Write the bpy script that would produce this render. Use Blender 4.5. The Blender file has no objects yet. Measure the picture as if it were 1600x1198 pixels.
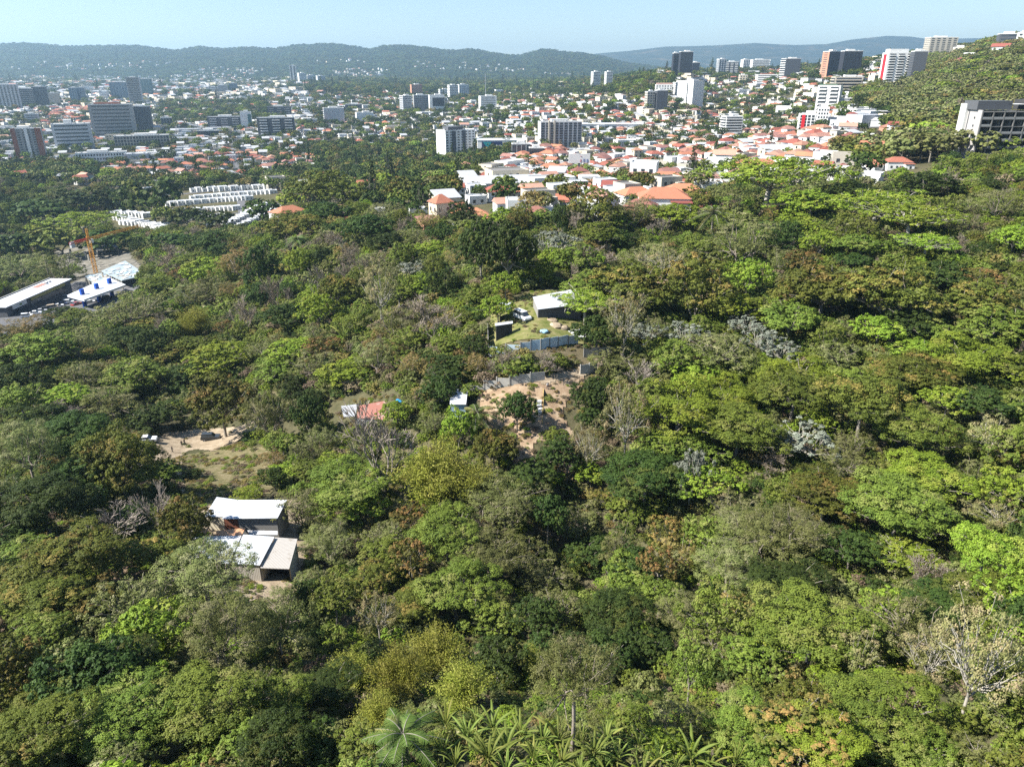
import bpy, math, random
import numpy as np
from math import radians as R, sin, cos, pi, sqrt, atan2, log
from mathutils import Vector, Matrix

# ------------------------------------------------------------ camera, sky, sun, exposure
S = bpy.context.scene
COL = S.collection
CZ = 120.0                       # camera height above the lowest datum
PITCH = R(22.7); F = 1150.0      # focal length in photo pixels (photo 1600 wide)
cam = bpy.data.objects.new('camera', bpy.data.cameras.new('camera')); COL.objects.link(cam)
cam.location = (0, 0, CZ); cam.rotation_euler = (pi/2 - PITCH, 0, 0)
cam.data.sensor_width = 36; cam.data.lens = 36 * F / 1600
cam.data.clip_start = 1; cam.data.clip_end = 60000
S.camera = cam
SUN_AZ, SUN_EL = R(-106), R(44)   # azimuth from +Y (left is negative), elevation
W = bpy.data.worlds.new("World"); S.world = W; W.use_nodes = True
nt = W.node_tree; bg = nt.nodes['Background']
sky = nt.nodes.new('ShaderNodeTexSky'); sky.sky_type = 'NISHITA'; sky.sun_disc = False
sky.sun_elevation = SUN_EL; sky.sun_rotation = SUN_AZ; sky.altitude = 900
sky.air_density = 1.0; sky.dust_density = 0.15; sky.ozone_density = 2.0
nt.links.new(sky.outputs[0], bg.inputs[0]); bg.inputs[1].default_value = 0.068
sl = bpy.data.lights.new('sun', 'SUN'); sun = bpy.data.objects.new('sun', sl); COL.objects.link(sun)
sl.energy = 5.0; sl.angle = R(0.5); sl.color = (1.0, 0.955, 0.88)
sdir = Vector((sin(SUN_AZ)*cos(SUN_EL), cos(SUN_AZ)*cos(SUN_EL), sin(SUN_EL)))
sun.rotation_euler = sdir.to_track_quat('Z', 'Y').to_euler(); sun.location = (0, 0, 500)
S.view_settings.view_transform = 'Standard'; S.view_settings.look = 'None'
S.view_settings.exposure = 1.38; S.view_settings.gamma = 1
S.cycles.max_bounces = 4; S.cycles.diffuse_bounces = 1; S.cycles.glossy_bounces = 2
S.cycles.transmission_bounces = 3; S.cycles.transparent_max_bounces = 4; S.cycles.volume_bounces = 0
S.cycles.use_denoising = False
rng = np.random.default_rng(7); random.seed(7)

# ------------------------------------------------------------ photo pixel <-> world
SP, CP = sin(PITCH), cos(PITCH)
def ray(px, py):
    u = (np.asarray(px, float) - 800)/F; v = (599 - np.asarray(py, float))/F
    return u, CP + v*SP, -SP + v*CP            # direction for depth 1 along the optical axis
def proj(x, y, z):
    zz = z - CZ; d = y*CP - zz*SP; d = np.where(np.abs(d) < 1e-3, 1e-3, d)
    return 800 + F*x/d, 599 - F*(y*SP + zz*CP)/d, d

# ------------------------------------------------------------ terrain: thin-plate surface through surveyed points (photo x, photo y, depth)
CT = """0,1190,56;300,1190,57;600,1190,55;1000,1190,52;1300,1190,56;1590,1190,58;100,1100,68;400,1080,75;700,1080,78;
900,1000,97;1090,1080,77;1400,1090,70;1590,1000,74;100,900,100;380,880,112;560,850,120;700,850,122;900,850,130;1000,850,120;
1250,850,110;1500,850,105;385,800,121;100,700,152;290,700,172;335,686,176;500,700,158;640,650,150;715,620,150;840,600,147;850,700,135;
1000,700,135;1250,700,130;1500,700,127;100,550,240;830,530,157;830,480,172;500,500,225;300,500,290;1200,550,162;1500,550,158;
650,450,232;1000,440,215;1200,400,222;1500,400,198;1590,300,250;550,380,310;350,400,370;150,475,345;40,480,350;700,350,300;900,345,275;
1000,325,295;1200,300,345;1350,275,345;1490,255,347;450,340,430;170,345,575;400,325,575;20,400,480;600,300,510;800,290,500;900,260,740;
1100,260,600;1200,230,650;1300,230,520;1140,210,900;1290,178,780;1260,207,890;1410,133,970;1465,87,1340;1500,130,790;1600,62,1150;
1600,200,480;1440,170,690;1350,205,570;1068,119,1500;938,141,1850;712,246,920;700,200,1250;700,160,1950;465,134,3000;200,163,2050;40,186,1500;
180,216,1250;50,250,980;440,212,1200;600,131,3400;200,135,3300;1250,115,1900;1000,200,1000;0,300,650;250,260,850;1300,125,1150;870,232,800;
1100,165,1430;30,130,3600;900,128,3400;1150,116,2600"""
_p = np.array([[float(q) for q in s.split(',')] for s in CT.replace('\n', '').split(';')])
_dx, _dy, _dz = ray(_p[:, 0], _p[:, 1])
_X, _Y, _Z = _dx*_p[:, 2], _dy*_p[:, 2], _dz*_p[:, 2] + CZ
extra = []                                     # outside the frame: continue the slopes gently
for az, D, z in [(-60,60,-55),(-60,200,-92),(-60,600,-100),(-60,2000,-85),(60,60,-40),(60,200,-38),(60,600,0),(60,1500,110),(0,8,-44),(-50,12,-46),
                 (50,12,-42),(180,30,-30),(120,40,-32),(-120,40,-42),(-20,6000,-25),(10,6000,-20),(30,6000,30),(-45,6000,-30),(0,14000,-20),(30,14000,0),(-40,14000,-20),(50,6000,60)]:
    extra.append((sin(R(az))*D, cos(R(az))*D, z + CZ))
extra = np.array(extra)
_X = np.r_[_X, extra[:, 0]]; _Y = np.r_[_Y, extra[:, 1]]; _Z = np.r_[_Z, extra[:, 2]]
def _wc(x, y):
    r = np.sqrt(x*x + y*y) + 25.0; l = np.log(r/25.0)
    return x/r*(0.6 + l), y/r*(0.6 + l)
_U, _V = _wc(_X, _Y)
def _tps(r2): return 0.5*r2*np.log(r2 + 1e-9)
_n = len(_U); _A = np.zeros((_n+3, _n+3))
_A[:_n, :_n] = _tps((_U[:, None]-_U)**2 + (_V[:, None]-_V)**2) + np.eye(_n)*0.012
_A[:_n, _n:] = np.c_[np.ones(_n), _U, _V]; _A[_n:, :_n] = _A[:_n, _n:].T
_w = np.linalg.solve(_A, np.r_[_Z, 0, 0, 0])
def terr(x, y):
    x = np.asarray(x, float); y = np.asarray(y, float); sh = np.broadcast(x, y).shape
    x = np.broadcast_to(x, sh).ravel(); y = np.broadcast_to(y, sh).ravel(); out = np.empty(len(x))
    for i in range(0, len(x), 20000):
        u, v = _wc(x[i:i+20000], y[i:i+20000])
        out[i:i+20000] = _tps((u[:, None]-_U)**2 + (v[:, None]-_V)**2) @ _w[:_n] + _w[_n] + _w[_n+1]*u + _w[_n+2]*v
    r = np.sqrt(x*x + y*y)                                   # small gullies and hummocks
    out += (np.sin(x*.071+1.3)*np.cos(y*.053) + .6*np.sin(x*.13 - y*.11))*0.5*np.clip(r/80, 0, 1)
    return out.reshape(sh)
_T = np.geomspace(20, 9000, 420)
def depth_at(px, py, h=0.0):
    """depth along the optical axis where the sight line meets the ground raised by h"""
    px = np.atleast_1d(np.asarray(px, float)); py = np.atleast_1d(np.asarray(py, float)); h = np.broadcast_to(h, px.shape)
    dx, dy, dz = ray(px, py); res = np.full(len(px), np.nan)
    X = dx[:, None]*_T; Y = dy[:, None]*_T; Z = CZ + dz[:, None]*_T
    g = Z - terr(X, Y) - h[:, None]; hit = (g < 0) & (_T > 25)[None]; k = hit.argmax(1); ok = hit.any(1) & (k > 0)
    for i in np.where(ok)[0]:
        a, b = _T[k[i]-1], _T[k[i]]; ga, gb = g[i, k[i]-1], g[i, k[i]]
        res[i] = a + (b-a)*ga/(ga-gb)
    for i in np.where(~ok)[0]:
        res[i] = _T[250:340][(g[i, 250:340]/_T[250:340]).argmin()]; print('NOHIT', px[i], py[i], round(float(res[i])))
    return res
def at(px, py, h=0.0):
    d = float(depth_at(px, py, h)[0]); dx, dy, dz = ray(px, py)
    x, y = float(dx)*d, float(dy)*d
    return Vector((x, y, float(terr(x, y)))), d

# ------------------------------------------------------------ small helpers
def setp(o, label=None, cat=None, group=None, kind=None):
    for k, v in (('label', label), ('category', cat), ('group', group), ('kind', kind)):
        if v: o[k] = v
    return o
def link(name, data, parent=None, loc=None, rz=0.0):
    o = bpy.data.objects.new(name, data); COL.objects.link(o)
    if parent: o.parent = parent
    if loc is not None: o.location = loc
    if rz: o.rotation_euler = (0, 0, rz)
    return o
def empty(name, loc, rz=0.0):
    o = link(name, None, None, loc, rz); o.empty_display_size = 1; return o
def npmesh(name, V, Fc, mats=(), attrs=None, smooth=False, midx=None):
    """V (n,3), Fc list of arrays (m,k)"""
    me = bpy.data.meshes.new(name); V = np.asarray(V, np.float32)
    if isinstance(Fc, np.ndarray): Fc = [Fc]
    Fc = [np.asarray(f, np.int32) for f in Fc if len(f)]
    me.vertices.add(len(V)); me.vertices.foreach_set('co', V.ravel())
    tot = np.concatenate([np.full(len(f), f.shape[1], np.int32) for f in Fc]); idx = np.concatenate([f.ravel() for f in Fc])
    me.loops.add(len(idx)); me.loops.foreach_set('vertex_index', idx)
    me.polygons.add(len(tot)); st = np.zeros(len(tot), np.int32); st[1:] = np.cumsum(tot)[:-1]
    me.polygons.foreach_set('loop_start', st); me.polygons.foreach_set('loop_total', tot)
    if midx is not None: me.polygons.foreach_set('material_index', np.asarray(midx, np.int32))
    for k, a in (attrs or {}).items():
        at_ = me.attributes.new(k, 'FLOAT', 'POINT'); at_.data.foreach_set('value', np.asarray(a, np.float32))
    me.polygons.foreach_set('use_smooth', np.full(len(tot), bool(smooth)))
    for m in mats: me.materials.append(m)
    me.update(calc_edges=True); return me

class NT:
    def __init__(s, name):
        s.m = bpy.data.materials.new(name); s.m.use_nodes = True; s.t = s.m.node_tree; s.n = s.t.nodes
        s.b = s.n['Principled BSDF']; s.out = s.n['Material Output']
    def new(s, t, **k):
        n = s.n.new(t)
        for a, v in k.items(): setattr(n, a, v)
        return n
    def l(s, a, b): s.t.links.new(a, b)
    def noise(s, scale, detail=4, rough=.6, co='Object', dim='3D'):
        tc = s.new('ShaderNodeTexCoord') if co != 'World' else s.new('ShaderNodeNewGeometry')
        n = s.new('ShaderNodeTexNoise'); n.inputs['Scale'].default_value = scale; n.inputs['Detail'].default_value = detail; n.inputs['Roughness'].default_value = rough
        s.l(tc.outputs[co] if co != 'World' else tc.outputs['Position'], n.inputs['Vector']); return n.outputs[0]
    def ramp(s, fac, stops):
        r = s.new('ShaderNodeValToRGB'); e = r.color_ramp.elements
        while len(e) < len(stops): e.new(.5)
        for q, (p, c) in zip(e, stops): q.position = p; q.color = (*c, 1)
        s.l(fac, r.inputs[0]); return r.outputs[0]
    def mix(s, fac, a, b, mode='MIX'):
        m = s.new('ShaderNodeMix', data_type='RGBA', blend_type=mode)
        for sock, v in ((m.inputs[0], fac), (m.inputs[6], a), (m.inputs[7], b)):
            if hasattr(v, 'links'): s.l(v, sock)
            elif isinstance(v, tuple): sock.default_value = (*v, 1)
            else: sock.default_value = v
        return m.outputs[2]
    def math(s, op, a, b=0.0, c=0.0):
        m = s.new('ShaderNodeMath', operation=op)
        for i, v in enumerate((a, b, c)):
            if hasattr(v, 'links'): s.l(v, m.inputs[i])
            else: m.inputs[i].default_value = v
        return m.outputs[0]
    def attr(s, name): return s.new('ShaderNodeAttribute', attribute_name=name).outputs['Fac']
    def rnd(s): return s.new('ShaderNodeObjectInfo').outputs['Random']
    def bump(s, h, strength=.3, dist=.1):
        b = s.new('ShaderNodeBump'); b.inputs['Strength'].default_value = strength; b.inputs['Distance'].default_value = dist
        s.l(h, b.inputs['Height']); s.l(b.outputs[0], s.b.inputs['Normal'])
    def done(s, col=None, rough=.8, spec=.3, metal=0.0):
        if col is not None:
            if hasattr(col, 'links'): s.l(col, s.b.inputs['Base Color'])
            else: s.b.inputs['Base Color'].default_value = (*col, 1)
        s.b.inputs['Roughness'].default_value = rough; s.b.inputs['Specular IOR Level'].default_value = spec; s.b.inputs['Metallic'].default_value = metal
        return s.m

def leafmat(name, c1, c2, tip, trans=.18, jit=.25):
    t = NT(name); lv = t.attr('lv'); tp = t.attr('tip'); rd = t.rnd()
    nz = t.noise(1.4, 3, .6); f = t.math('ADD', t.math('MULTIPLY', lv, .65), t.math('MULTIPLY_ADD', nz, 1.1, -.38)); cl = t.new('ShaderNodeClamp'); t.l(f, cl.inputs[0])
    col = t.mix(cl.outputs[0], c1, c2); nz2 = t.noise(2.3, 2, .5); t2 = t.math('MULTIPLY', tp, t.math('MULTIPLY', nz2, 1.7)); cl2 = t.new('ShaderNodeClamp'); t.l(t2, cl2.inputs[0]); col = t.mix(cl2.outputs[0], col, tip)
    hs = t.new('ShaderNodeHueSaturation'); t.l(col, hs.inputs['Color'])
    t.l(t.math('MULTIPLY_ADD', rd, .03, .476), hs.inputs['Hue'])
    t.l(t.math('MULTIPLY_ADD', rd, jit*2, 1-jit), hs.inputs['Value'])
    hs.inputs['Saturation'].default_value = .95
    t.done(hs.outputs[0], .6, .15)
    tr = t.new('ShaderNodeBsdfTranslucent'); t.l(hs.outputs[0], tr.inputs[0])
    mx = t.new('ShaderNodeMixShader'); mx.inputs[0].default_value = trans
    t.l(t.b.outputs[0], mx.inputs[1]); t.l(tr.outputs[0], mx.inputs[2]); t.l(mx.outputs[0], t.out.inputs[0]); return t.m
def barkmat(name, a, b):
    t = NT(name); n = t.noise(9, 3); return t.done(t.mix(n, a, b), .9, .1)
LM = {
 'mango': leafmat('mango leaves', (.028,.046,.007), (.150,.170,.020), (.30,.21,.05)),
 'dark': leafmat('dark evergreen leaves', (.015,.036,.007), (.062,.100,.015), (.11,.12,.02)),
 'green': leafmat('mid green leaves', (.042,.080,.010), (.185,.245,.026), (.23,.24,.06)),
 'lime': leafmat('fresh green leaves', (.080,.150,.010), (.26,.36,.022), (.31,.33,.05), .25),
 'pale': leafmat('sparse pale leaves', (.13,.15,.045), (.28,.27,.10), (.36,.27,.15)),
 'olive': leafmat('olive leaves', (.070,.090,.024), (.215,.24,.065), (.27,.25,.13)),
 'silver': leafmat('silver leaves', (.12,.14,.10), (.24,.26,.20), (.29,.31,.25), .1),
 'dry': leafmat('dry leaves', (.115,.088,.05), (.22,.175,.10), (.28,.21,.14), .2),
 'rust': leafmat('rusty leaves', (.06,.075,.014), (.18,.17,.03), (.36,.19,.06)),
 'bamboo': leafmat('bamboo leaves', (.12,.15,.012), (.30,.33,.035), (.36,.34,.07), .3),
 'gold': leafmat('golden scrub leaves', (.15,.14,.03), (.30,.25,.07), (.38,.27,.11), .3),
 'palm': leafmat('palm leaflets', (.035,.075,.012), (.095,.145,.022), (.22,.21,.06), .1),
 'banana': leafmat('banana leaves', (.045,.09,.010), (.12,.19,.025), (.27,.28,.06), .3),
}
BARK = barkmat('grey bark', (.14,.125,.10), (.31,.28,.235)); PALE = barkmat('pale bark', (.24,.22,.18), (.45,.42,.36)); TWIG = barkmat('twig bark', (.17,.14,.115), (.30,.26,.22))

# ------------------------------------------------------------ plants (unit crowns: radius about 1)
def rn(*s): return rng.normal(size=s)
def unit(v): return v/(np.linalg.norm(v, axis=-1, keepdims=True)+1e-9)
def leaves(C, N, size, asp=.55, lv=None, tip=None):
    """kite-shaped leaves at C (n,3) with normals N"""
    n = len(C); N = unit(N); T = unit(np.cross(N, rn(n, 3))); B = np.cross(N, T)
    s = np.broadcast_to(size, n)[:, None]*rng.uniform(.65, 1.25, (n, 1))
    V = np.stack([C - T*s*.5, C + B*s*asp*.5 + N*s*.06, C + T*s*.5, C - B*s*asp*.5 - N*s*.06], 1).reshape(-1, 3)
    Fq = np.arange(n*4).reshape(n, 4)
    lv = rng.uniform(0, 1, n) if lv is None else lv; tip = np.zeros(n) if tip is None else tip
    return V, Fq, np.repeat(lv, 4), np.repeat(tip, 4)
def tubes(paths, sides=5):
    """paths: list of (points (k,3), radii (k,))"""
    Vs, Fs, o = [], [], 0
    for P, r in paths:
        P = np.asarray(P, float); r = np.asarray(r, float); k = len(P)
        t = unit(np.gradient(P, axis=0)); ref = np.where(np.abs(t[:, 2:3]) > .9, [[1., 0, 0]], [[0, 0, 1.]])
        a = unit(np.cross(t, ref)); b = np.cross(t, a); th = np.arange(sides)*2*pi/sides
        ring = P[:, None] + r[:, None, None]*(a[:, None]*np.cos(th)[None, :, None] + b[:, None]*np.sin(th)[None, :, None])
        Vs.append(ring.reshape(-1, 3)); i = np.arange(k-1)[:, None]*sides; j = np.arange(sides)[None]; jn = (j+1) % sides
        Fs.append(np.stack([o+i+j, o+i+jn, o+i+sides+jn, o+i+sides+j], -1).reshape(-1, 4)); o += k*sides
    return np.concatenate(Vs), np.concatenate(Fs)
def bez(a, b, lift=.3, n=5, jit=.03):
    t = np.linspace(0, 1, n)[:, None]; m = (a+b)/2 + np.array([0, 0, lift]) * np.linalg.norm(b-a); m[:2] = a[:2]*.6+b[:2]*.4
    P = (1-t)**2*a + 2*t*(1-t)*m + t*t*b; P[1:-1] += rn(n-2, 3)*jit; return P
def broad(seed, mat, nl=9000, ls=.05, npuff=46, pr=(.2, .36), rz=.8, up=.25, tipf=.25, bark=None, cov=1.0, trunk_r=.055, cz=1.35, fill=.12, asp=.6, flat=0.0, lump=.12, br=.6, shape='dome', edge=.8, per=24, sub=.085):
    global rng
    rng = np.random.default_rng(seed)
    k = np.arange(npuff)+.5; zz = 1 - (1+up)*k/npuff*1.0; ph = k*2.39996 + rng.uniform(0, 6)      # fibonacci cap
    rr = np.sqrt(np.clip(1-zz**2, 0, 1))
    rad = 1 - pr[1]*edge + rn(npuff)*lump
    ang = rng.uniform(0, 6.28); el = 1 + .2*np.cos(2*(ph-ang)) + .15*np.cos(3*ph+ang)              # uneven outline
    P = np.stack([rr*np.cos(ph)*rad*el, rr*np.sin(ph)*rad*el, (zz*rz + .16*np.cos(ph*2+ang*3)*rr)*rad*(1-flat*rr)], 1) + rn(npuff, 3)*.06
    if shape == 'cone': P[:, :2] *= np.clip(1.05 - (P[:, 2:3]+rz)/(2*rz), .12, 1)*1.1
    keep = rng.uniform(0, 1, npuff) < cov; P = P[keep]; npf = len(P)
    Rp = rng.uniform(pr[0], pr[1], npf)*(1 if shape != 'cone' else .6)
    w = Rp**2; w /= w.sum(); n1 = int(nl*(1-fill)); nsub = max(60, int(n1/per)); sid = rng.choice(npf, nsub, p=w); sq = np.array([1, 1, .8 - flat*.5])
    SD = unit(rn(nsub, 3) + unit(P)[sid]*.8 + np.array([0, 0, .25])); SC = P[sid] + SD*(Rp[sid]*rng.uniform(.7, 1.12, nsub))[:, None]*sq; SR = rng.uniform(.6, 1.4, nsub)*sub      # leaf sprays on every bough
    pk = rng.integers(0, nsub, n1); pid = sid[pk]; LD = unit(rn(n1, 3) + SD[pk]*.7 + np.array([0, 0, .35])); C = SC[pk] + LD*(SR[pk]*rng.uniform(.35, 1.1, n1))[:, None]*np.array([1, 1, .75])
    D = SD[pk]; Nn = LD*.8 + D*.35 + rn(n1, 3)*.3 + np.array([0, 0, .25])
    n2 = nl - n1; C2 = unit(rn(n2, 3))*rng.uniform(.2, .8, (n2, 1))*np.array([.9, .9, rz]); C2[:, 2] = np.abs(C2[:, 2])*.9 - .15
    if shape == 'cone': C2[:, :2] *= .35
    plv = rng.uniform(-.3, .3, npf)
    slv = rng.uniform(-.2, .2, nsub); lv = np.r_[np.clip(rng.uniform(.05, .95, n1)*.6 + .2 + plv[pid]*.7 + slv[pk], 0, 1), rng.uniform(0, .3, n2)]  # inner leaves get the darker tones: crown shade put into the colour
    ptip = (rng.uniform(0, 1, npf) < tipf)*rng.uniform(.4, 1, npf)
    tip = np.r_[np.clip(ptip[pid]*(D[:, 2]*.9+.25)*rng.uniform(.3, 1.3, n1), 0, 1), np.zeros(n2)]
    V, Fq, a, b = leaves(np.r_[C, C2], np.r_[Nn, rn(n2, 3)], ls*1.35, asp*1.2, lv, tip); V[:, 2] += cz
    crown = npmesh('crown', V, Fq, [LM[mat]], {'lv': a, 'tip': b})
    paths = []; base = np.array([0, 0, -.95]); fork = np.array([rng.uniform(-.06, .06), rng.uniform(-.06, .06), cz-rz*.75])
    paths.append((bez(base, fork, 0, 4, .012), np.linspace(trunk_r, trunk_r*.75, 4)))
    ks = rng.permutation(npf)[:int(npf*br)]; mains = []
    for j in range(4):
        a_ = rng.uniform(0, 1)+j*1.6; e = np.array([cos(a_)*.42, sin(a_)*.42, cz-rz*.25]); pth = bez(fork, e, .05, 5, .03); mains.append(pth)
        paths.append((pth, np.linspace(trunk_r*.6, trunk_r*.32, 5)))
    for i in ks:
        tgt = P[i]+np.array([0, 0, cz]); mp = min(mains, key=lambda m: np.linalg.norm(m[-1]-tgt)); st = mp[rng.integers(2, 5)]
        pth = bez(st, tgt + unit(P[i])*Rp[i]*rng.uniform(.6, 1.15), .02, 5, .035); paths.append((pth, np.linspace(trunk_r*.30, trunk_r*.09, 5)))
    V, Fq = tubes(paths, 5); trunk = npmesh('trunk', V, Fq, [bark or BARK], smooth=True)
    return crown, trunk
def bare(seed, bark, levels=5, leafm=None, nleaf=0, ls=.035, spread=.62, r0=.06, cz=1.35):
    global rng
    rng = np.random.default_rng(seed); paths = []; tips = []
    def grow(p, d, L, r, lev):
        n = 4; P = [p]; dd = d.copy()
        for _ in range(n-1):
            dd = unit(dd + rn(3)*.13 + np.array([0, 0, .05])); P.append(P[-1] + dd*L/(n-1))
        paths.append((np.array(P), np.linspace(r, r*.62, n)))
        if lev >= 3: tips.extend(P[1:])
        if lev >= levels: return
        for _ in range(3 if lev else 4):
            nd = unit(dd + unit(rn(3))*spread*(1.1 if lev else 1.25) + np.array([0, 0, .1])); s = P[-1] if rng.uniform() < .6 else P[-2]
            grow(s, nd, L*rng.uniform(.62, .85), r*.56, lev+1)
    grow(np.array([0, 0, -.35]), unit(np.array([rng.uniform(-.15, .15), rng.uniform(-.15, .15), 1.])), .8, r0, 0)
    rows = np.concatenate([p[0] for p in paths]); sc = 1/np.percentile(np.linalg.norm(rows[:, :2], axis=1), 97); zt = rows[:, 2].max()
    f = np.array([sc, sc, 2.15/zt]); big = [(p*f, r*sc) for p, r in paths if r[0] > r0*.2]; small = [(p*f, np.maximum(r*sc, .0075)) for p, r in paths if r[0] <= r0*.2]
    V, Fq = tubes(big, 5); V2, F2 = tubes(small, 3)
    trunk = npmesh('trunk', V, Fq, [bark], smooth=True)
    T = np.array(tips)*f; attrs = {}
    Vc, Fc = [V2], [F2]; lv = np.zeros(len(V2)); tp = np.zeros(len(V2)); mi = [np.ones(len(F2))]
    if nleaf:
        c = T[rng.integers(0, len(T), nleaf)] + rn(nleaf, 3)*.045
        V3, F3, a, b = leaves(c, rn(nleaf, 3)+np.array([0, 0, .8]), ls, .6, None, (rng.uniform(0, 1, nleaf) < .3)*rng.uniform(0, 1, nleaf))
        Vc.append(V3); Fc.append(F3+len(V2)); lv = np.r_[lv, a]; tp = np.r_[tp, b]; mi.append(np.zeros(len(F3)))
    crown = npmesh('crown', np.concatenate(Vc), np.concatenate(Fc), [LM[leafm or 'dry'], bark], {'lv': lv, 'tip': tp}, midx=np.concatenate(mi))
    return crown, trunk
def bamboo(seed, mat='bamboo', nc=46, nl=15000, ls=.066):
    global rng
    rng = np.random.default_rng(seed); paths = []; C = []; Nn = []; ti = []
    for i in range(nc):
        a = i*2.4 + rng.uniform(-.3, .3); q = sqrt((i+.5)/nc); R0 = .16*q; out = rng.uniform(.35, 1.0)*q + .1; H = rng.uniform(1.5, 2.15)*(1.05-.3*q)
        t = np.linspace(0, 1, 9)[:, None]; d = np.array([[cos(a), sin(a), 0]])
        P = d*R0 + d*out*t**2.2 + np.array([[0, 0, 1]])*(H*(t - .30*q*t**3.5)) + np.cross(d, [[0, 0, 1]])*rng.uniform(-.15, .15)*t**2
        paths.append((P, np.linspace(.013, .004, 9))); m = nl//nc
        s = rng.beta(2.6, 1.3, m)*8; i0 = np.clip(s.astype(int), 0, 7); f = (s-i0)[:, None]; c = P[i0]*(1-f)+P[i0+1]*f
        off = rn(m, 3)*np.array([.10, .10, .07]); off[:, 2] -= np.abs(rn(m))*.05
        C.append(c+off); Nn.append(np.array([0, 0, .5])+rn(m, 3)*.7+d*.4); ti.append((s/8 > .75)*rng.uniform(0, .8, m)*(rng.uniform() < .5))
    V, Fq, a, b = leaves(np.concatenate(C), np.concatenate(Nn), ls, .3, None, np.concatenate(ti))
    V2, F2 = tubes(paths, 4)
    return npmesh('foliage', V, Fq, [LM[mat]], {'lv': a, 'tip': b}), npmesh('culms', V2, F2, [barkm_b])
barkm_b = barkmat('bamboo culms', (.18,.19,.05), (.30,.28,.10))
def palm(seed, nf=17, H=1.4, droop=1.0, trunk=True, mat='palm', nl=34, yell=.1):
    global rng
    rng = np.random.default_rng(seed); Vs, Fs, LV, TP, o = [], [], [], [], 0; rib = []
    for i in range(nf):
        a = i*2.4+rng.uniform(-.2, .2); e = R(75) - R(100)*(i/nf)*droop + rng.uniform(-.1, .1); L = rng.uniform(.85, 1.1)
        t = np.linspace(0, 1, nl)[:, None]; d = np.array([cos(a), sin(a), 0.]); 
        P = np.array([0, 0, H]) + d*L*(cos(e)*t + .18*t*t) + np.array([0, 0, 1.])*(L*(sin(e)*t - .62*t*t))
        rib.append((P[::4], np.linspace(.016, .005, len(P[::4])))); T = unit(np.gradient(P, axis=0)); Sd = unit(np.cross(T, [0, 0, 1.])); U = np.cross(Sd, T)
        w = (.21*np.sin(np.pi*(t*.93+.05))**.6)
        for sgn in (-1, 1):
            tip = P + Sd*sgn*w + T*w*.55 - U*w*.35 + rn(nl, 3)*.012; bw = T*.014
            q = np.stack([P-bw, P+bw, tip+bw*.3, tip-bw*.3], 1).reshape(-1, 3)
            Vs.append(q); Fs.append(np.arange(nl*4).reshape(nl, 4)+o); o += nl*4
            LV.append(np.repeat(rng.uniform(0, 1, nl), 4)); TP.append(np.full(nl*4, float(rng.uniform() < yell)*.8))
    crown = npmesh('fronds', np.concatenate(Vs), np.concatenate(Fs), [LM[mat]], {'lv': np.concatenate(LV), 'tip': np.concatenate(TP)})
    b = np.array([rng.uniform(-.1, .1), rng.uniform(-.1, .1), -.2]); tr = [(bez(b, np.array([0, 0, H+.02]), 0, 6, .01), np.linspace(.06, .042, 6))] + rib
    V, Fq = tubes(tr, 5); return crown, npmesh('trunk', V, Fq, [BARK], smooth=True)
def banana(seed, nb=14, wide=.058, erect=.75, mat='banana'):
    global rng
    rng = np.random.default_rng(seed); Vs, Fs, LV, TP, o = [], [], [], [], 0
    for i in range(nb):
        a = i*2.4+rng.uniform(-.3, .3); e = R(86)-R(62)*(i/nb)**1.3; L = rng.uniform(.85, 1.5); n = 10
        t = np.linspace(0, 1, n)[:, None]; d = np.array([cos(a), sin(a), 0.])
        P = np.array([0, 0, .55]) + d*(L*(cos(e)*t + .25*t**2.5)) + np.array([0, 0, 1.])*(L*(sin(e)*t - (.16+.30*i/nb)*t**3)) + d*.03
        T = unit(np.gradient(P, axis=0)); Sd = unit(np.cross(T, [0, 0, 1.])+rn(3)*.15); U = np.cross(Sd, T)
        w = wide*np.sin(np.pi*np.clip(t*.9+.06, 0, 1))**.55*np.where(t < .12, .25, 1)
        w = w*(1+rn(n, 1)*.10)
        q = np.stack([P - Sd*w - U*w*.3, P + U*w*.05, P + Sd*w - U*w*.3], 1).reshape(-1, 3); Vs.append(q)
        for k in range(n-1):
            for c in range(2): Fs.append([o+k*3+c, o+k*3+c+1, o+k*3+4+c, o+k*3+3+c])
        LV.append(np.tile([rng.uniform(.1, .7), .95, rng.uniform(.1, .7)], n)); TP.append(np.tile([.0, .55, .0], n) + (rng.uniform() < .15)*.6); o += n*3
    crown = npmesh('blades', np.concatenate(Vs), np.array(Fs), [LM[mat]], {'lv': np.concatenate(LV), 'tip': np.clip(np.concatenate(TP), 0, 1)})
    st = [(np.array([[0, 0, -.2], [0, 0, .3], [rng.uniform(-.03, .03), 0, .62]]), np.array([.07, .06, .04]))]
    V, Fq = tubes(st, 6); return crown, npmesh('stem', V, Fq, [barkm_b], smooth=True)

# ------------------------------------------------------------ plant library: kind -> near and far variants
def lib_mid(mat, s, **k):
    return [broad(s+i, mat, **k) for i in range(2)]
LIB, FAR = {}, {}
SH = [(.62, .1), (.85, .3), (1.12, .45), (.7, .3), (.95, .1)]      # crown height and how far the crown comes down
def fam(mat, s0, n, nl, ls, npf, pr, tip, **k):
    return [broad(s0+i, mat, nl, ls, npf+[0, 8, -6, 4, -4][i], pr, SH[i][0], SH[i][1], tip, **k) for i in range(n)]
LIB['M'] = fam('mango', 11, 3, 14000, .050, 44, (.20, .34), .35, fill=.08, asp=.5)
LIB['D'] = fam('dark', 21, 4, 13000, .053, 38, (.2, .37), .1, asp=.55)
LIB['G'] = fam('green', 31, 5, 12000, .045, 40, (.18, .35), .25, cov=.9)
LIB['L'] = fam('lime', 41, 3, 9500, .049, 36, (.18, .36), .3, cov=.85)
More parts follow.
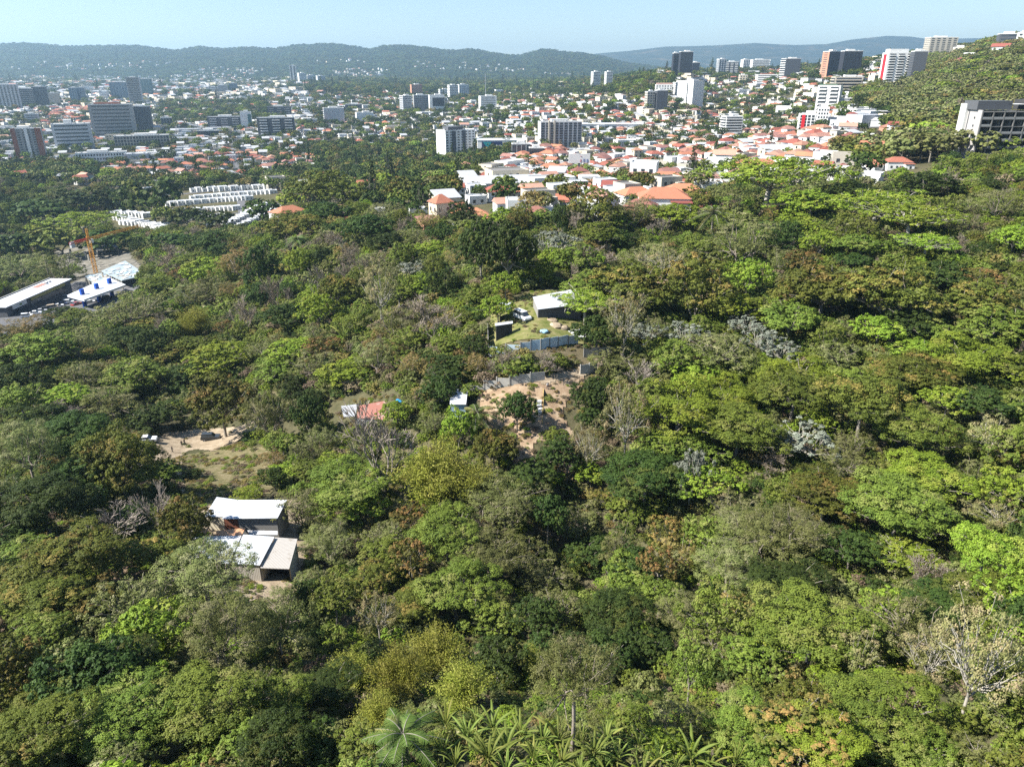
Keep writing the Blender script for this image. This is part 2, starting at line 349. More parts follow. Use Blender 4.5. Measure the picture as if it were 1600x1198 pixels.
LIB['O'] = fam('olive', 51, 5, 10500, .034, 54, (.13, .29), .35, cov=.85, bark=TWIG, fill=.2, asp=.45)
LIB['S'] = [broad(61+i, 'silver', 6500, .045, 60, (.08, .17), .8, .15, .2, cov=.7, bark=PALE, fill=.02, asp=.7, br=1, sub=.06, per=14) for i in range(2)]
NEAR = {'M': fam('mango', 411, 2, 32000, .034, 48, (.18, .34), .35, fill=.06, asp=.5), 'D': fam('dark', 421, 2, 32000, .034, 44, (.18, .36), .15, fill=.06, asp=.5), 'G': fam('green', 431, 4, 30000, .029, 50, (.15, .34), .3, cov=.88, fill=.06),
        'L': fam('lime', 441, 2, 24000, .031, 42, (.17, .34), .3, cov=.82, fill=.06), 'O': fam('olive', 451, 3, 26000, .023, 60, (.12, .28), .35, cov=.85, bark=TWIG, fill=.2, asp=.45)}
LIB['A'] = [broad(71+i, 'rust', 7500, .05, 44, (.17, .3), .85, .3, .75, cov=.85) for i in range(2)]
LIB['Y'] = [broad(81+i, 'gold', 8000, .038, 50, (.14, .28), .7, .2, .6, cov=.85, bark=TWIG, fill=.2, asp=.4) for i in range(2)]
LIB['U'] = [broad(91+i, 'lime', 9000, .040, 54, (.15, .30), .55, -.25, .35, cov=.9, flat=.45, cz=1.6, bark=PALE, br=1, asp=.5) for i in range(2)]
LIB['W'] = [broad(101+i, 'pale', 7000, .030, 56, (.10, .22), .8, .15, .5, cov=.8, bark=PALE, br=1, fill=.03, trunk_r=.048, per=12) for i in range(3)]
LIB['B'] = [bare(111+i, TWIG) for i in range(3)]
LIB['R'] = [bare(121+i, TWIG, 5, 'dry', 2600, .036) for i in range(2)]
LIB['K'] = [bamboo(131+i) for i in range(3)]
LIB['P'] = [palm(141+i) for i in range(2)]
LIB['N'] = [banana(151+i) for i in range(2)]
LIB['C'] = [broad(161, 'dark', 3500, .07, 46, (.14, .24), 1.5, .9, 0, cz=1.6, shape='cone', trunk_r=.04)]
FAR['C'] = LIB['C']
for k, mat in (('M', 'mango'), ('D', 'dark'), ('G', 'green'), ('L', 'lime'), ('O', 'olive')):
    FAR[k] = [broad(200+i+ord(k), mat, 900, .15, 26, (.24, .4), .8, .25, .3, fill=.1, trunk_r=.06, br=.15, asp=.75, per=6, sub=.13) for i in range(2)]
FAR['A'] = [broad(280, 'rust', 800, .15, 26, (.24, .4), .8, .25, .6, fill=.1, br=.1, asp=.75, per=6, sub=.13)]
FAR['Y'] = [broad(281, 'gold', 900, .13, 26, (.24, .4), .7, .2, .5, fill=.1, br=.2, asp=.7, per=6, sub=.13)]
FAR['R'] = [bare(282, TWIG, 4, 'dry', 900, .08)]
MIDB = {k: [broad(300+i+ord(k), mat, 2600, .085, 24, (.22, .42), .75, .1, .35, cov=.8, fill=.1, br=.3, cz=.55, trunk_r=.03, per=14, sub=.12) for i in range(2)]
        for k, mat in (('G', 'green'), ('L', 'lime'), ('O', 'olive'), ('D', 'dark'), ('Y', 'gold'), ('R', 'dry'))}
MIDB['B'] = [bare(390, TWIG, 4, 'dry', 500, .07)]

KIND = {  # name, category, look, crown part name, trunk part name
 'M': ('mango_tree', 'tree', 'dark olive dome-crowned tree with brownish new growth', 'crown', 'trunk'),
 'D': ('evergreen_tree', 'tree', 'dense dark evergreen tree', 'crown', 'trunk'),
 'G': ('broadleaf_tree', 'tree', 'mid green leafy tree', 'crown', 'trunk'),
 'L': ('fresh_green_tree', 'tree', 'bright fresh green tree', 'crown', 'trunk'),
 'O': ('olive_green_tree', 'tree', 'fine-leaved greyish olive tree', 'crown', 'trunk'),
 'S': ('silver_leaf_tree', 'tree', 'silvery grey leaved tree', 'crown', 'trunk'),
 'B': ('leafless_tree', 'tree', 'leafless tree of bare grey twigs', 'twigs', 'trunk'),
 'R': ('dry_tree', 'tree', 'dry brownish twiggy tree', 'twigs', 'trunk'),
 'U': ('flat_topped_tree', 'tree', 'bright green flat-topped spreading tree', 'crown', 'trunk'),
 'Y': ('golden_scrub_tree', 'tree', 'straw gold scrubby tree', 'crown', 'trunk'),
 'K': ('bamboo_clump', 'bamboo', 'feathery yellow-green bamboo clump', 'foliage', 'culms'),
 'A': ('rusty_leaf_tree', 'tree', 'green tree with rust orange leaves', 'crown', 'trunk'),
 'P': ('palm_tree', 'palm', 'green feather-leaved palm', 'fronds', 'trunk'),
 'N': ('banana_plant', 'banana plant', 'banana plant with long pale green blades', 'blades', 'stem'),
 'W': ('pale_trunk_tree', 'tree', 'sparse tree with white forking branches', 'crown', 'trunk'),
 'C': ('conifer_tree', 'conifer', 'dark pointed conifer', 'crown', 'trunk')}
SINK = {'B': 0, 'W': .12, 'R': .1, 'P': 0, 'N': 0, 'K': 0, 'C': .1, 'U': .35, 'M': .32, 'D': .35}
OPENS = [(250,690),(330,695),(385,795),(420,870),(830,500),(860,620),(717,620),(580,640),(390,740)]
ORDER = []                                      # (object, px, py, look, category) to be labelled at the end
def plant(kind, px, py, w, h, lift=0.0, rz=None):
    opn = any(math.hypot(px-a, py-b) < 105 for a, b in OPENS); snk = SINK.get(kind, .3)*(0 if kind.islower() else 1)
    if py > 600 and kind in 'GLOMDAY' and not opn: snk = -(.15 + .4*((px*7.3+py*3.1) % 10)/10)
    kind = kind.upper()
    rad = w/2*150/F; sz = rad
    for _ in range(5):
        hc = (1.35 - snk if kind not in 'PNK' else 1.15)*sz
        d = depth_at(px, py, hc)[0]
        if not np.isfinite(d): return None
        m = d/F; th = math.asin(min(.95, max(.02, (CZ - 60)/ (d*1.1) if False else abs(ray(px, py)[2])/sqrt(1+abs(ray(px, py)[2])**2))))
        rad = w/2*m*(1.05 if any(math.hypot(px-a, py-b) < 105 for a, b in OPENS) else 1.3 if d < 190 and kind not in 'PNSW' else 1.15); c2 = (h/2*m)**2 - (rad*sin(th))**2; c = sqrt(c2)/cos(th) if c2 > 0 else 0
        c = min(max(c, .42*rad), 1.5*rad); sz = c/.8 if kind not in 'PNKBRW' else c/.75
        if kind == 'U': sz = min(sz, .5*rad)
        if kind == 'K': sz = max(sz, 1.0*rad)
        if kind in 'PN': rad, sz = rad, max(.75*rad, sz*.7)
    dx, dy, dz = ray(px, py); x, y = float(dx)*d, float(dy)*d
    lib = NEAR if (rad*F/d > 46 and d < 150 and kind in NEAR) else LIB if (d < 420 or kind not in FAR) else FAR
    v = lib[kind][len(ORDER) % len(lib[kind])]; nm, cat, look, cp, tp = KIND[kind]
    e = empty(nm, (x, y, float(terr(x, y)) - snk*sz), random.uniform(0, 6.28) if rz is None else rz); e.scale = (rad, rad, sz); e['category'] = cat
    ORDER.append((e, px, py, kind, w))
    for me, pn in ((v[0], cp), (v[1], tp)):
        o = bpy.data.objects.new(pn, me); COL.objects.link(o); o.parent = e
    return e

T1 = """D60,330,70,34;D130,312,60,34;U133,353,92,40;L55,358,24,16;D30,384,60,40;G92,378,62,42;D160,378,60,34;D235,312,66,58;G255,335,30,28;
D290,340,44,28;D338,345,44,28;D335,378,64,34;D268,378,54,26;R265,398,84,34;D345,395,34,24;G305,408,56,28;O28,418,76,36;O92,424,66,44;L113,422,26,22;
Y378,415,64,54;L322,428,60,44;O206,487,96,56;P288,457,34,40;R380,486,56,54;D405,462,44,40;G250,446,56,34;G122,494,46,20;D93,492,46,24;Y32,512,64,38;
G62,550,92,52;O120,538,62,50;D200,528,56,40;D235,540,62,52;M228,512,52,32;L168,552,34,24;K302,497,60,48;R258,510,36,36;L345,560,92,50;G205,585,84,44;O130,588,60,40;
D22,588,60,44;D292,588,60,40;N398,532,40,40;M270,556,46,30;O315,462,60,40;G300,540,56,36
G500,298,84,54;L452,314,34,22;D515,333,70,32;M447,354,70,38;D408,330,40,34;M478,352,66,30;R512,375,42,26;P465,378,34,34;D408,418,46,62;L465,412,38,46;
D506,404,34,34;A540,392,28,22;R562,402,52,46;D575,357,60,46;O590,408,62,34;D603,382,64,36;S640,422,46,22;O655,372,62,32;L675,388,42,24;B497,438,44,52;
M528,455,54,52;W594,455,58,76;G622,455,60,46;L660,444,54,38;D692,446,46,44;D752,388,66,92;D794,396,62,100;O730,342,56,26;D720,338,42,38;L752,347,30,16;
L497,484,54,50;G465,482,34,26;R428,455,44,52;D445,495,60,44;N536,517,48,44;G562,505,44,34;O622,508,72,36;G748,462,54,34;L790,445,44,46;R655,484,84,26;
R682,512,62,42;G642,532,50,34;Y626,546,44,28;Y646,570,50,38;G702,538,60,36;D742,540,46,36;D712,573,80,42;O420,545,50,44;L462,547,70,42;A505,545,58,40;
G432,575,60,36;O492,572,60,40;L540,584,80,44;O588,560,60,48;O600,330,50,30;G560,437,36,34
D876,345,30,46;M930,330,62,52;R905,347,44,26;G852,338,40,26;B1032,352,38,28;O990,335,64,42;L1052,336,80,40;S865,382,62,44;R918,397,74,26;L862,402,42,34;
L845,424,44,34;G902,404,60,42;G936,368,62,34;D966,374,44,32;P1115,340,62,60;O1160,382,92,60;O1012,402,82,42;W1040,414,66,54;G1092,384,54,40;M986,452,92,72;
M1090,455,88,84;L1168,432,56,60;L1142,480,70,50;D1022,484,36,32;G925,443,62,36;U915,480,110,56;D935,522,60,60;W975,502,56,84;A960,490,40,40;S1012,522,46,34;
S1075,522,54,36;S1165,510,44,34;S1195,534,54,44;O1124,548,94,62;G1055,560,62,50;L1082,592,60,34;O962,562,60,42;B992,592,64,56;G1188,575,56,42;L778,482,50,46;
G810,572,50,26;R846,562,60,40;R790,568,56,38;Y745,570,46,36
U1196,290,172,56;L1270,318,96,42;A1207,334,26,26;L1246,350,54,28;D1222,372,62,46;L1282,378,46,42;G1332,362,62,44;U1372,326,120,44;U1425,348,120,44;
G1345,384,70,40;D1330,300,70,30;D1448,292,84,42;R1492,290,62,30;O1560,322,62,42;U1445,386,84,40;R1500,378,44,30;L1588,372,60,46;A1250,406,48,32;
D1335,408,44,26;M1290,456,110,84;M1386,462,108,92;D1472,432,62,52;A1532,440,62,44;M1530,474,82,62;G1235,500,84,60;L1372,516,60,52;D1422,505,62,50;
G1470,520,52,40;S1222,552,54,36;O1310,553,64,46;G1558,506,92,60;L1432,548,64,34;M1420,582,94,50;L1520,562,92,50;G1584,575,60,50;L1242,588,90,46;G1330,596,64,40;O1490,350,62,34
m345,628,98,78;D112,685,100,76;D60,660,76,56;M185,724,104,100;O38,700,84,80;D62,785,104,84;D118,745,66,56;G30,625,62,50;O175,630,92,50;
R88,640,60,34;D242,652,76,30;G192,606,60,34;L104,618,52,36;B168,812,92,66;B245,792,88,74;D207,804,40,36;M290,818,72,66;M112,868,112,62;M55,900,80,46;
G42,860,56,34;D30,830,60,44;M185,872,66,54;M255,862,60,50;O318,896,122,112;L388,772,44,18;G254,737,44,20;D300,740,26,14
O420,652,62,78;D482,652,46,86;G442,692,52,40;B592,688,128,124;D690,612,56,52;L620,645,46,44;L716,668,48,62;P745,652,66,62;M772,702,66,66;K682,726,110,70;
K735,745,80,54;D427,748,38,34;Y425,716,44,26;L442,740,44,30;G485,735,60,40;L520,722,46,34;G545,762,100,60;L572,790,56,36;O470,802,84,64;O512,852,92,64;
A642,808,42,42;A642,874,54,64;O602,835,56,42;G602,866,60,52;O772,775,92,64;G702,832,92,84;O762,864,92,84;M580,905,60,44
D808,640,50,60;D926,620,58,58;D925,655,44,40;W922,702,50,84;W978,652,66,104;G868,686,44,30;D872,712,54,54;G1012,622,66,52;L1062,642,110,80;G1022,694,60,50;L1132,622,80,56;
G1152,672,102,62;G1082,702,60,46;D1008,745,104,84;G992,792,64,44;S1082,745,56,84;L1112,752,70,60;W1122,775,60,52;O1152,802,66,44;D832,744,62,48;D856,802,46,64;
O802,802,64,64;O902,812,62,46;A1036,832,48,52;A1030,884,50,60;G975,884,44,46;O1182,832,92,64;O1140,882,92,64;D930,862,60,50;O812,872,70,56
G1242,612,92,62;M1352,625,96,86;L1482,626,56,44;D1542,632,64,54;G1590,642,50,44;S1262,692,84,60;S1215,680,40,30;O1315,722,60,40;R1222,715,60,44;G1432,674,92,72;
W1552,684,66,62;L1442,742,104,54;G1362,762,54,44;G1402,794,122,82;M1292,772,92,62;L1572,762,62,60;O1232,832,112,92;U1412,874,84,34;W1562,804,72,52;
L1542,862,92,92;D1332,855,70,60
M62,932,92,60;L30,942,52,34;M132,942,62,52;G62,984,62,46;D182,1042,94,64;G242,1012,62,54;O342,985,112,112;M22,1045,50,50;G42,1074,60,46;G92,1084,82,60;
G62,1144,112,84;G192,1114,112,84;G322,1104,132,92;O182,1186,60,44;G384,1156,66,62;L292,1080,64,50
O432,972,104,112;D486,934,60,56;G522,932,56,60;W592,962,56,70;M642,944,72,62;G712,924,92,84;G772,966,66,60;K622,1040,86,92;K682,1010,92,84;K722,1064,84,92;
K592,1108,70,60;K548,1042,66,44;G442,1094,74,74;D502,1084,84,74;D432,1154,84,90;P630,1156,110,92;G565,1168,66,54
G982,912,62,54;D962,962,84,84;G1032,932,64,62;O1072,962,84,56;O902,1050,112,142;D1002,1012,64,60;D842,962,56,60;O852,902,60,50;K826,1032,56,64;G1082,1042,50,74;
O1132,1002,70,60;G1172,1032,70,60;L1182,1000,50,50;G982,1122,56,50;O1062,1132,66,62;G1162,1132,92,80;L1042,1164,56,46;G1192,1182,60,50
D1222,912,92,54;G1272,982,142,92;L1392,952,64,62;D1472,942,84,56;G1542,932,84,64;W1342,1024,62,76;L1372,1064,56,46;W1452,1022,84,92;W1532,1032,124,172;
L1302,1060,60,50;O1285,1102,70,60;G1385,1112,132,74;A1256,1148,116,84;L1292,1160,110,84;G1442,1182,80,50;O1582,1112,60,60;G1484,1134,60,50;O1542,1188,70,44;D1592,972,50,80"""
if not globals().get('QUICK'):
    for it in T1.replace('\n', ';').split(';'):
        it = it.strip()
        if it:
            a = it[1:].split(','); plant(it[0], *map(float, a))
    bl = [(700,1122),(722,1140),(748,1120),(770,1128),(735,1165),(762,1172),(792,1150),(812,1128),(826,1170),(850,1150),(872,1132),(884,1172),(905,1150),(930,1168),
          (948,1142),(972,1170),(1000,1152),(1024,1180),(1060,1186),(1082,1164),(1105,1182),(1128,1150),(1146,1182),(790,1186),(700,1160),(712,1186),(860,1190),(915,1190),(1010,1195),(1120,1130),(1090,1130)]
    for i, (a, b) in enumerate(bl): plant('N', a + random.uniform(-8, 8), b + random.uniform(-6, 10), random.choice([44, 58, 70, 84]), 70)

# ------------------------------------------------------------ ground sheets
def inpoly(x, y, P):
    P = np.asarray(P, float); c = np.zeros(np.shape(x), bool); j = len(P)-1
    for i in range(len(P)):
        a = (P[i, 1] > y) != (P[j, 1] > y)
        with np.errstate(divide='ignore', invalid='ignore'):
            c ^= a & (x < (P[j, 0]-P[i, 0])*(y-P[i, 1])/(P[j, 1]-P[i, 1]) + P[i, 0])
        j = i
    return c
def polar(nr, na, r0, r1, a0, a1, zf):
    r = np.geomspace(r0, r1, nr); a = np.linspace(R(a0), R(a1), na); rr, aa = np.meshgrid(r, a, indexing='ij')
    X, Y = rr*np.sin(aa), rr*np.cos(aa); Z = zf(X, Y)
    i = np.arange(nr-1)[:, None]*na; j = np.arange(na-1)[None]
    return np.stack([X, Y, Z], -1).reshape(-1, 3), np.stack([i+j, i+na+j, i+na+j+1, i+j+1], -1).reshape(-1, 4)
def groundmat():
    t = NT('forest soil and leaf litter'); n1 = t.noise(.03, 6, .6, 'World'); n2 = t.noise(.6, 6, .7, 'World')
    c1 = t.ramp(n1, [(.35, (.045, .05, .022)), (.55, (.10, .085, .05)), (.7, (.17, .13, .085))]); c2 = t.ramp(n2, [(.3, (.03, .04, .018)), (.6, (.12, .11, .06)), (.8, (.2, .17, .11))])
    t.bump(n2, .6, .5); return t.done(t.mix(.55, c1, c2), 1, .05)
V, Fq = polar(260, 200, 4, 15000, -100, 100, terr); V[:, 2] -= 0
gm = link('ground', npmesh('ground', V, Fq, [groundmat()], smooth=True)); setp(gm, kind='structure')
def drape(name, poly, mat, lift=.12, step=None, kind='structure', bumpy=0.0):
    """a patch of ground given by its outline in the photo, laid on the terrain"""
    P = np.array([list(at(*p)[0]) for p in poly]); lo, hi = P.min(0), P.max(0); step = step or max((hi-lo)[:2])/40
    gx, gy = np.meshgrid(np.arange(lo[0]-step, hi[0]+step, step), np.arange(lo[1]-step, hi[1]+step, step), indexing='ij')
    wob = np.sin(gx*1.7/step*.2+gy*.9/step*.2)*step*.6
    ins = inpoly(gx+wob, gy+wob*.7, P[:, :2]); gz = terr(gx, gy)+lift + (np.sin(gx*1.9)*np.sin(gy*2.3))*bumpy
    idx = np.arange(gx.size).reshape(gx.shape); q = np.stack([idx[:-1, :-1], idx[1:, :-1], idx[1:, 1:], idx[:-1, 1:]], -1)
    k = ins[:-1, :-1] & ins[1:, 1:] | ins[1:, :-1] & ins[:-1, 1:]
    o = link(name, npmesh(name, np.stack([gx, gy, gz], -1).reshape(-1, 3), q[k], [mat], smooth=True)); setp(o, kind=kind); return o
def soilmat(name, a, b, c, sc=.5):
    t = NT(name); n = t.noise(sc, 8, .65, 'World'); n2 = t.noise(sc*6, 4, .6, 'World'); col = t.ramp(n, [(.3, a), (.52, b), (.72, c)])
    col = t.mix(t.math('MULTIPLY', n2, .45), col, a); t.bump(n2, .5, .15); return t.done(col, 1, .05)
DIRT = soilmat('pale dirt', (.20,.155,.105), (.36,.29,.205), (.48,.40,.30)); RED = soilmat('reddish soil', (.18,.12,.075), (.32,.235,.155), (.47,.39,.28)); DRYG = soilmat('dry grass slope', (.07,.08,.028), (.20,.165,.09), (.31,.25,.165), .9)
LAWN = soilmat('rough lawn', (.08,.11,.025), (.19,.18,.07), (.31,.25,.14), .45); ASPH = soilmat('asphalt', (.10,.10,.105), (.13,.13,.135), (.17,.17,.17), .4); SITE = soilmat('churned site ground', (.09,.09,.075), (.19,.175,.145), (.34,.31,.27), .25); CITYG = soilmat('city ground', (.05,.07,.03), (.14,.13,.10), (.24,.22,.19), .02)
drape('dirt_road', [(232,688),(262,676),(300,672),(340,668),(380,664),(420,648),(424,658),(392,676),(372,690),(330,706),(300,702),(285,716),(262,728),(236,724)], DIRT, .15, .7)
drape('footpath', [(276,712),(284,712),(288,740),(290,762),(300,790),(318,800),(312,806),(288,800),(280,765)], DIRT, .2, .35)
drape('dry_grass_slope', [(292,708),(338,704),(372,692),(420,700),(440,740),(430,772),(330,776),(300,790),(290,750)], DRYG, .1, .8)
drape('dirt_yard', [(742,612),(800,602),(850,590),(905,582),(914,594),(890,625),(880,650),(905,690),(900,735),(880,740),(868,700),(840,690),(835,720),(805,742),(795,735),(812,690),(790,668),(770,680),(748,650),(742,622)], RED, .14, .6)
drape('dirt_path', [(825,592),(880,582),(925,570),(945,545),(958,552),(938,578),(900,594),(850,602)], DIRT, .25, .5)
drape('red_clearing', [(1018,430),(1045,428),(1070,432),(1066,446),(1036,462),(1020,456)], RED, .15, .8)
drape('hut_yard', [(322,790),(470,780),(478,850),(468,930),(440,958),(372,948),(330,900),(318,840)], DIRT, .1, .6)
drape('bare_soil', [(172,878),(200,872),(236,900),(232,958),(205,960),(196,925),(170,918)], RED, .12, .6)
drape('compound_lawn', [(763,480),(800,470),(836,456),(900,452),(915,540),(880,544),(764,545)], LAWN, .12, .8)
drape('station_forecourt', [(-40,500),(0,470),(120,440),(215,430),(225,445),(170,492),(60,520),(-20,530)], ASPH, .15, 1.2)
drape('construction_yard', [(80,395),(140,380),(205,395),(235,425),(190,440),(120,440),(85,425)], SITE, .2, 2)
drape('hillside_scar', [(1530,385),(1548,383),(1556,398),(1552,418),(1542,420)], DIRT, .15, .8)

# ------------------------------------------------------------ regions of the photo and the plants nobody could count
HILLP = [(1300,250),(1400,222),(1405,180),(1340,170),(1330,150),(1420,140),(1440,98),(1500,92),(1560,60),(1700,40),(1700,260),(1480,262),(1400,300)]
BND = np.array([(-300,285),(0,285),(120,292),(230,300),(262,350),(340,352),(420,352),(450,320),(540,322),(650,345),(720,352),(800,345),(860,345),(1100,328),(1112,296),(1180,276),(1260,276),(1300,286),(1420,290),(1480,258),(1600,238),(1900,200)])
CLEAR = [[(228,680),(262,672),(300,668),(420,642),(424,662),(392,680),(372,690),(430,700),(446,742),(430,776),(470,775),(482,860),(472,935),(440,962),(372,952),(330,905),(300,800),(288,800),(278,740),(262,732),(232,730)],
         [(748,604),(800,596),(850,586),(925,562),(950,545),(962,552),(930,590),(905,640),(925,690),(918,735),(880,745),(842,740),(800,745),(785,700),(748,670),(738,622)],
         [(1016,428),(1070,428),(1068,448),(1036,464),(1018,458)],[(170,875),(200,870),(240,900),(236,958),(200,962)],
         [(760,478),(800,466),(836,452),(905,448),(958,545),(910,566),(764,560)],[(-60,500),(0,466),(120,438),(215,428),(228,446),(170,496),(60,524),(-20,534)],
         [(84,385),(140,372),(205,388),(240,425),(190,440),(120,442),(85,425)],[(528,620),(606,614),(640,626),(630,650),(606,672),(530,668)],[(692,604),(735,604),(733,645),(697,645)],[(1486,222),(1560,222),(1620,205),(1620,232),(1536,246),(1490,256)],[(150,328),(262,333),(266,364),(176,366)],[(252,300),(445,290),(456,326),(400,362),(348,362),(340,338),(255,332)]]
def blocked(px, py):
    b = np.zeros(px.shape, bool)
    for c in CLEAR: b |= inpoly(px, py, c)
    return b
def vn(x, y, s, seed=0):                          # cheap smooth value noise in 0..1
    x = x/s+seed*17.3; y = y/s+seed*9.1; xi, yi = np.floor(x), np.floor(y); fx, fy = x-xi, y-yi; fx = fx*fx*(3-2*fx); fy = fy*fy*(3-2*fy)
    h = lambda a, b: np.modf(np.abs(np.sin(a*127.1+b*311.7+seed)*43758.5453))[0]
    return (h(xi, yi)*(1-fx)+h(xi+1, yi)*fx)*(1-fy) + (h(xi, yi+1)*(1-fx)+h(xi+1, yi+1)*fx)*fy
def scatter(y0, y1, step, half=.86, jit=.5):
    """jittered grid over the wedge of land the photo looks across"""
    ys = np.arange(y0, y1, step); xs = np.arange(-y1*half-30, y1*half+30, step); gx, gy = np.meshgrid(xs, ys)
    gx = gx + rng.uniform(-jit, jit, gx.shape)*step; gy = gy + rng.uniform(-jit, jit, gy.shape)*step
    gx, gy = gx.ravel(), gy.ravel(); k = np.abs(gx) < gy*half + 30; gx, gy = gx[k], gy[k]; gz = terr(gx, gy)
    px, py, d = proj(gx, gy, gz); return gx, gy, gz, px, py, d
def stuff(name, label, libs, P, which, sc, szf):
    """one object: points that carry plants picked by index (geometry nodes)"""
    n = len(P)
    if n == 0: return
    me = bpy.data.meshes.new(name); me.vertices.add(n); me.vertices.foreach_set('co', np.asarray(P, np.float32).ravel())
    a = me.attributes.new('which', 'INT', 'POINT'); a.data.foreach_set('value', np.asarray(which, np.int32))
    a = me.attributes.new('sc', 'FLOAT_VECTOR', 'POINT'); a.data.foreach_set('vector', np.stack([sc, sc*rng.uniform(.85, 1.15, n), sc*szf], 1).astype(np.float32).ravel())
    a = me.attributes.new('rot', 'FLOAT_VECTOR', 'POINT'); a.data.foreach_set('vector', np.stack([rng.uniform(-.06, .06, n), rng.uniform(-.06, .06, n), rng.uniform(0, 6.28, n)], 1).astype(np.float32).ravel())
    o = link(name, me); setp(o, label, kind='stuff'); ng = bpy.data.node_groups.new(name, 'GeometryNodeTree')
    ng.interface.new_socket('Geometry', in_out='INPUT', socket_type='NodeSocketGeometry'); ng.interface.new_socket('Geometry', in_out='OUTPUT', socket_type='NodeSocketGeometry')
    N = ng.nodes; i_, o_ = N.new('NodeGroupInput'), N.new('NodeGroupOutput'); j = N.new('GeometryNodeJoinGeometry')
    def attr(nm, ty):
        q = N.new('GeometryNodeInputNamedAttribute'); q.data_type = ty; q.inputs[0].default_value = nm; return q
    wa, sa, ra = attr('which', 'INT'), attr('sc', 'FLOAT_VECTOR'), attr('rot', 'FLOAT_VECTOR')
    for k, ms in enumerate(libs):
        src = SRC[ms] if ms in SRC else None
        if src is None:
            src = merged_source(ms); SRC[ms] = src
        oi = N.new('GeometryNodeObjectInfo'); oi.inputs[0].default_value = src; oi.inputs['As Instance'].default_value = True
        c = N.new('FunctionNodeCompare'); c.data_type = 'INT'; c.operation = 'EQUAL'; c.inputs[3].default_value = k; ng.links.new(wa.outputs[0], c.inputs[2])
        ip = N.new('GeometryNodeInstanceOnPoints'); ng.links.new(i_.outputs[0], ip.inputs['Points']); ng.links.new(c.outputs[0], ip.inputs['Selection'])
        ng.links.new(oi.outputs['Geometry'], ip.inputs['Instance']); ng.links.new(sa.outputs[0], ip.inputs['Scale']); ng.links.new(ra.outputs[0], ip.inputs['Rotation'])
        ng.links.new(ip.outputs[0], j.inputs[0])
    ng.links.new(j.outputs[0], o_.inputs[0]); md = o.modifiers.new('plants', 'NODES'); md.node_group = ng; return o
SRC = {}
def merged_source(key):
    """crown and trunk of one plant as a single mesh, kept out of the scene"""
    a, b = key; av = np.empty(len(a.vertices)*3); a.vertices.foreach_get('co', av); bv = np.empty(len(b.vertices)*3); b.vertices.foreach_get('co', bv)
    def faces(me):
        idx = np.empty(len(me.loops), np.int32); me.loops.foreach_get('vertex_index', idx); mi = np.empty(len(me.polygons), np.int32); me.polygons.foreach_get('material_index', mi); return idx.reshape(-1, 4), mi
    fa, ma = faces(a); fb, mb = faces(b); at_ = {}
    for nm in ('lv', 'tip'):
        q = np.empty(len(a.vertices)); a.attributes[nm].data.foreach_get('value', q); at_[nm] = np.r_[q, np.zeros(len(bv)//3)]
    mats = list(a.materials) + list(b.materials)
    me = npmesh('plant', np.r_[av, bv].reshape(-1, 3), np.concatenate([fa, fb+len(av)//3]), mats, at_, midx=np.r_[ma, mb+len(a.materials)])
    return bpy.data.objects.new('plant', me)
def pick(kinds, weights, n): return rng.choice(len(kinds), n, p=np.array(weights)/sum(weights))
rng = np.random.default_rng(5)
# near undergrowth
gx, gy, gz, px, py, d = scatter(14, 150, 1.7); k = (d > 22) & ~blocked(px, py) & (rng.uniform(0, 1, len(px)) < .9); libs = [MIDB[q][0] for q in 'GLODYR']; n = k.sum()
stuff('ground_cover', 'low leafy plants covering the forest floor', libs, np.stack([gx, gy, gz-.1], 1)[k], pick(libs, [10, 9, 10, 8, 3, 3], n), rng.uniform(.6, 1.3, n), .6)
gx, gy, gz, px, py, d = [np.concatenate(q) for q in zip(scatter(14, 260, 2.7), scatter(260, 820, 5.5))]
g0 = rng.uniform(0, 1, len(gx)); k = ((g0 < .62) | (py < 600)) & (py > np.interp(px, BND[:, 0], BND[:, 1])+8) & ~blocked(px, py) & (d > 25) & ~((py > 1090) & (px > 590) & (px < 1220) & (rng.uniform(0, 1, len(px)) < .35))
# bare slope: a few tufts only
k2 = blocked(px, py) & (rng.uniform(0, 1, len(px)) < .10) & ((py > 690) & (px < 450) & (py < 780) | (py > 600) & (px > 880) & (px < 1000)) & (py > 600)
names = ['G', 'G', 'L', 'O', 'O', 'D', 'D', 'Y', 'R', 'B']
libs = [MIDB['G'][0], MIDB['G'][1], MIDB['L'][0], MIDB['O'][0], MIDB['O'][1], MIDB['D'][0], MIDB['D'][1], MIDB['Y'][0], MIDB['R'][0], MIDB['B'][0]]
dryz = np.exp(-((px-650)/160)**2-((py-540)/60)**2) + np.exp(-((px-380)/70)**2-((py-740)/40)**2)
kk = k | k2; n = kk.sum(); w = pick(libs, [15, 15, 12, 15, 15, 14, 12, 3, 4, 3], n)
dz_ = dryz[kk] > rng.uniform(0, 1.1, n); w = np.where(dz_, pick(libs, [10, 10, 20, 14, 10, 0, 0, 24, 10, 5], n), w)
sc = rng.uniform(1.3, 2.7, n)*np.where(k2[kk], .45, 1)*np.where(gy[kk] > 260, 1.8, 1)*np.where(py[kk] > 650, .78, 1)*np.where((py[kk] > 1085) & (px[kk] > 590) & (px[kk] < 1220), .6, 1); stuff('undergrowth', 'mixed green and dry undergrowth filling the forest floor', libs, np.stack([gx, gy, gz-.15], 1)[kk], w, sc, .9)
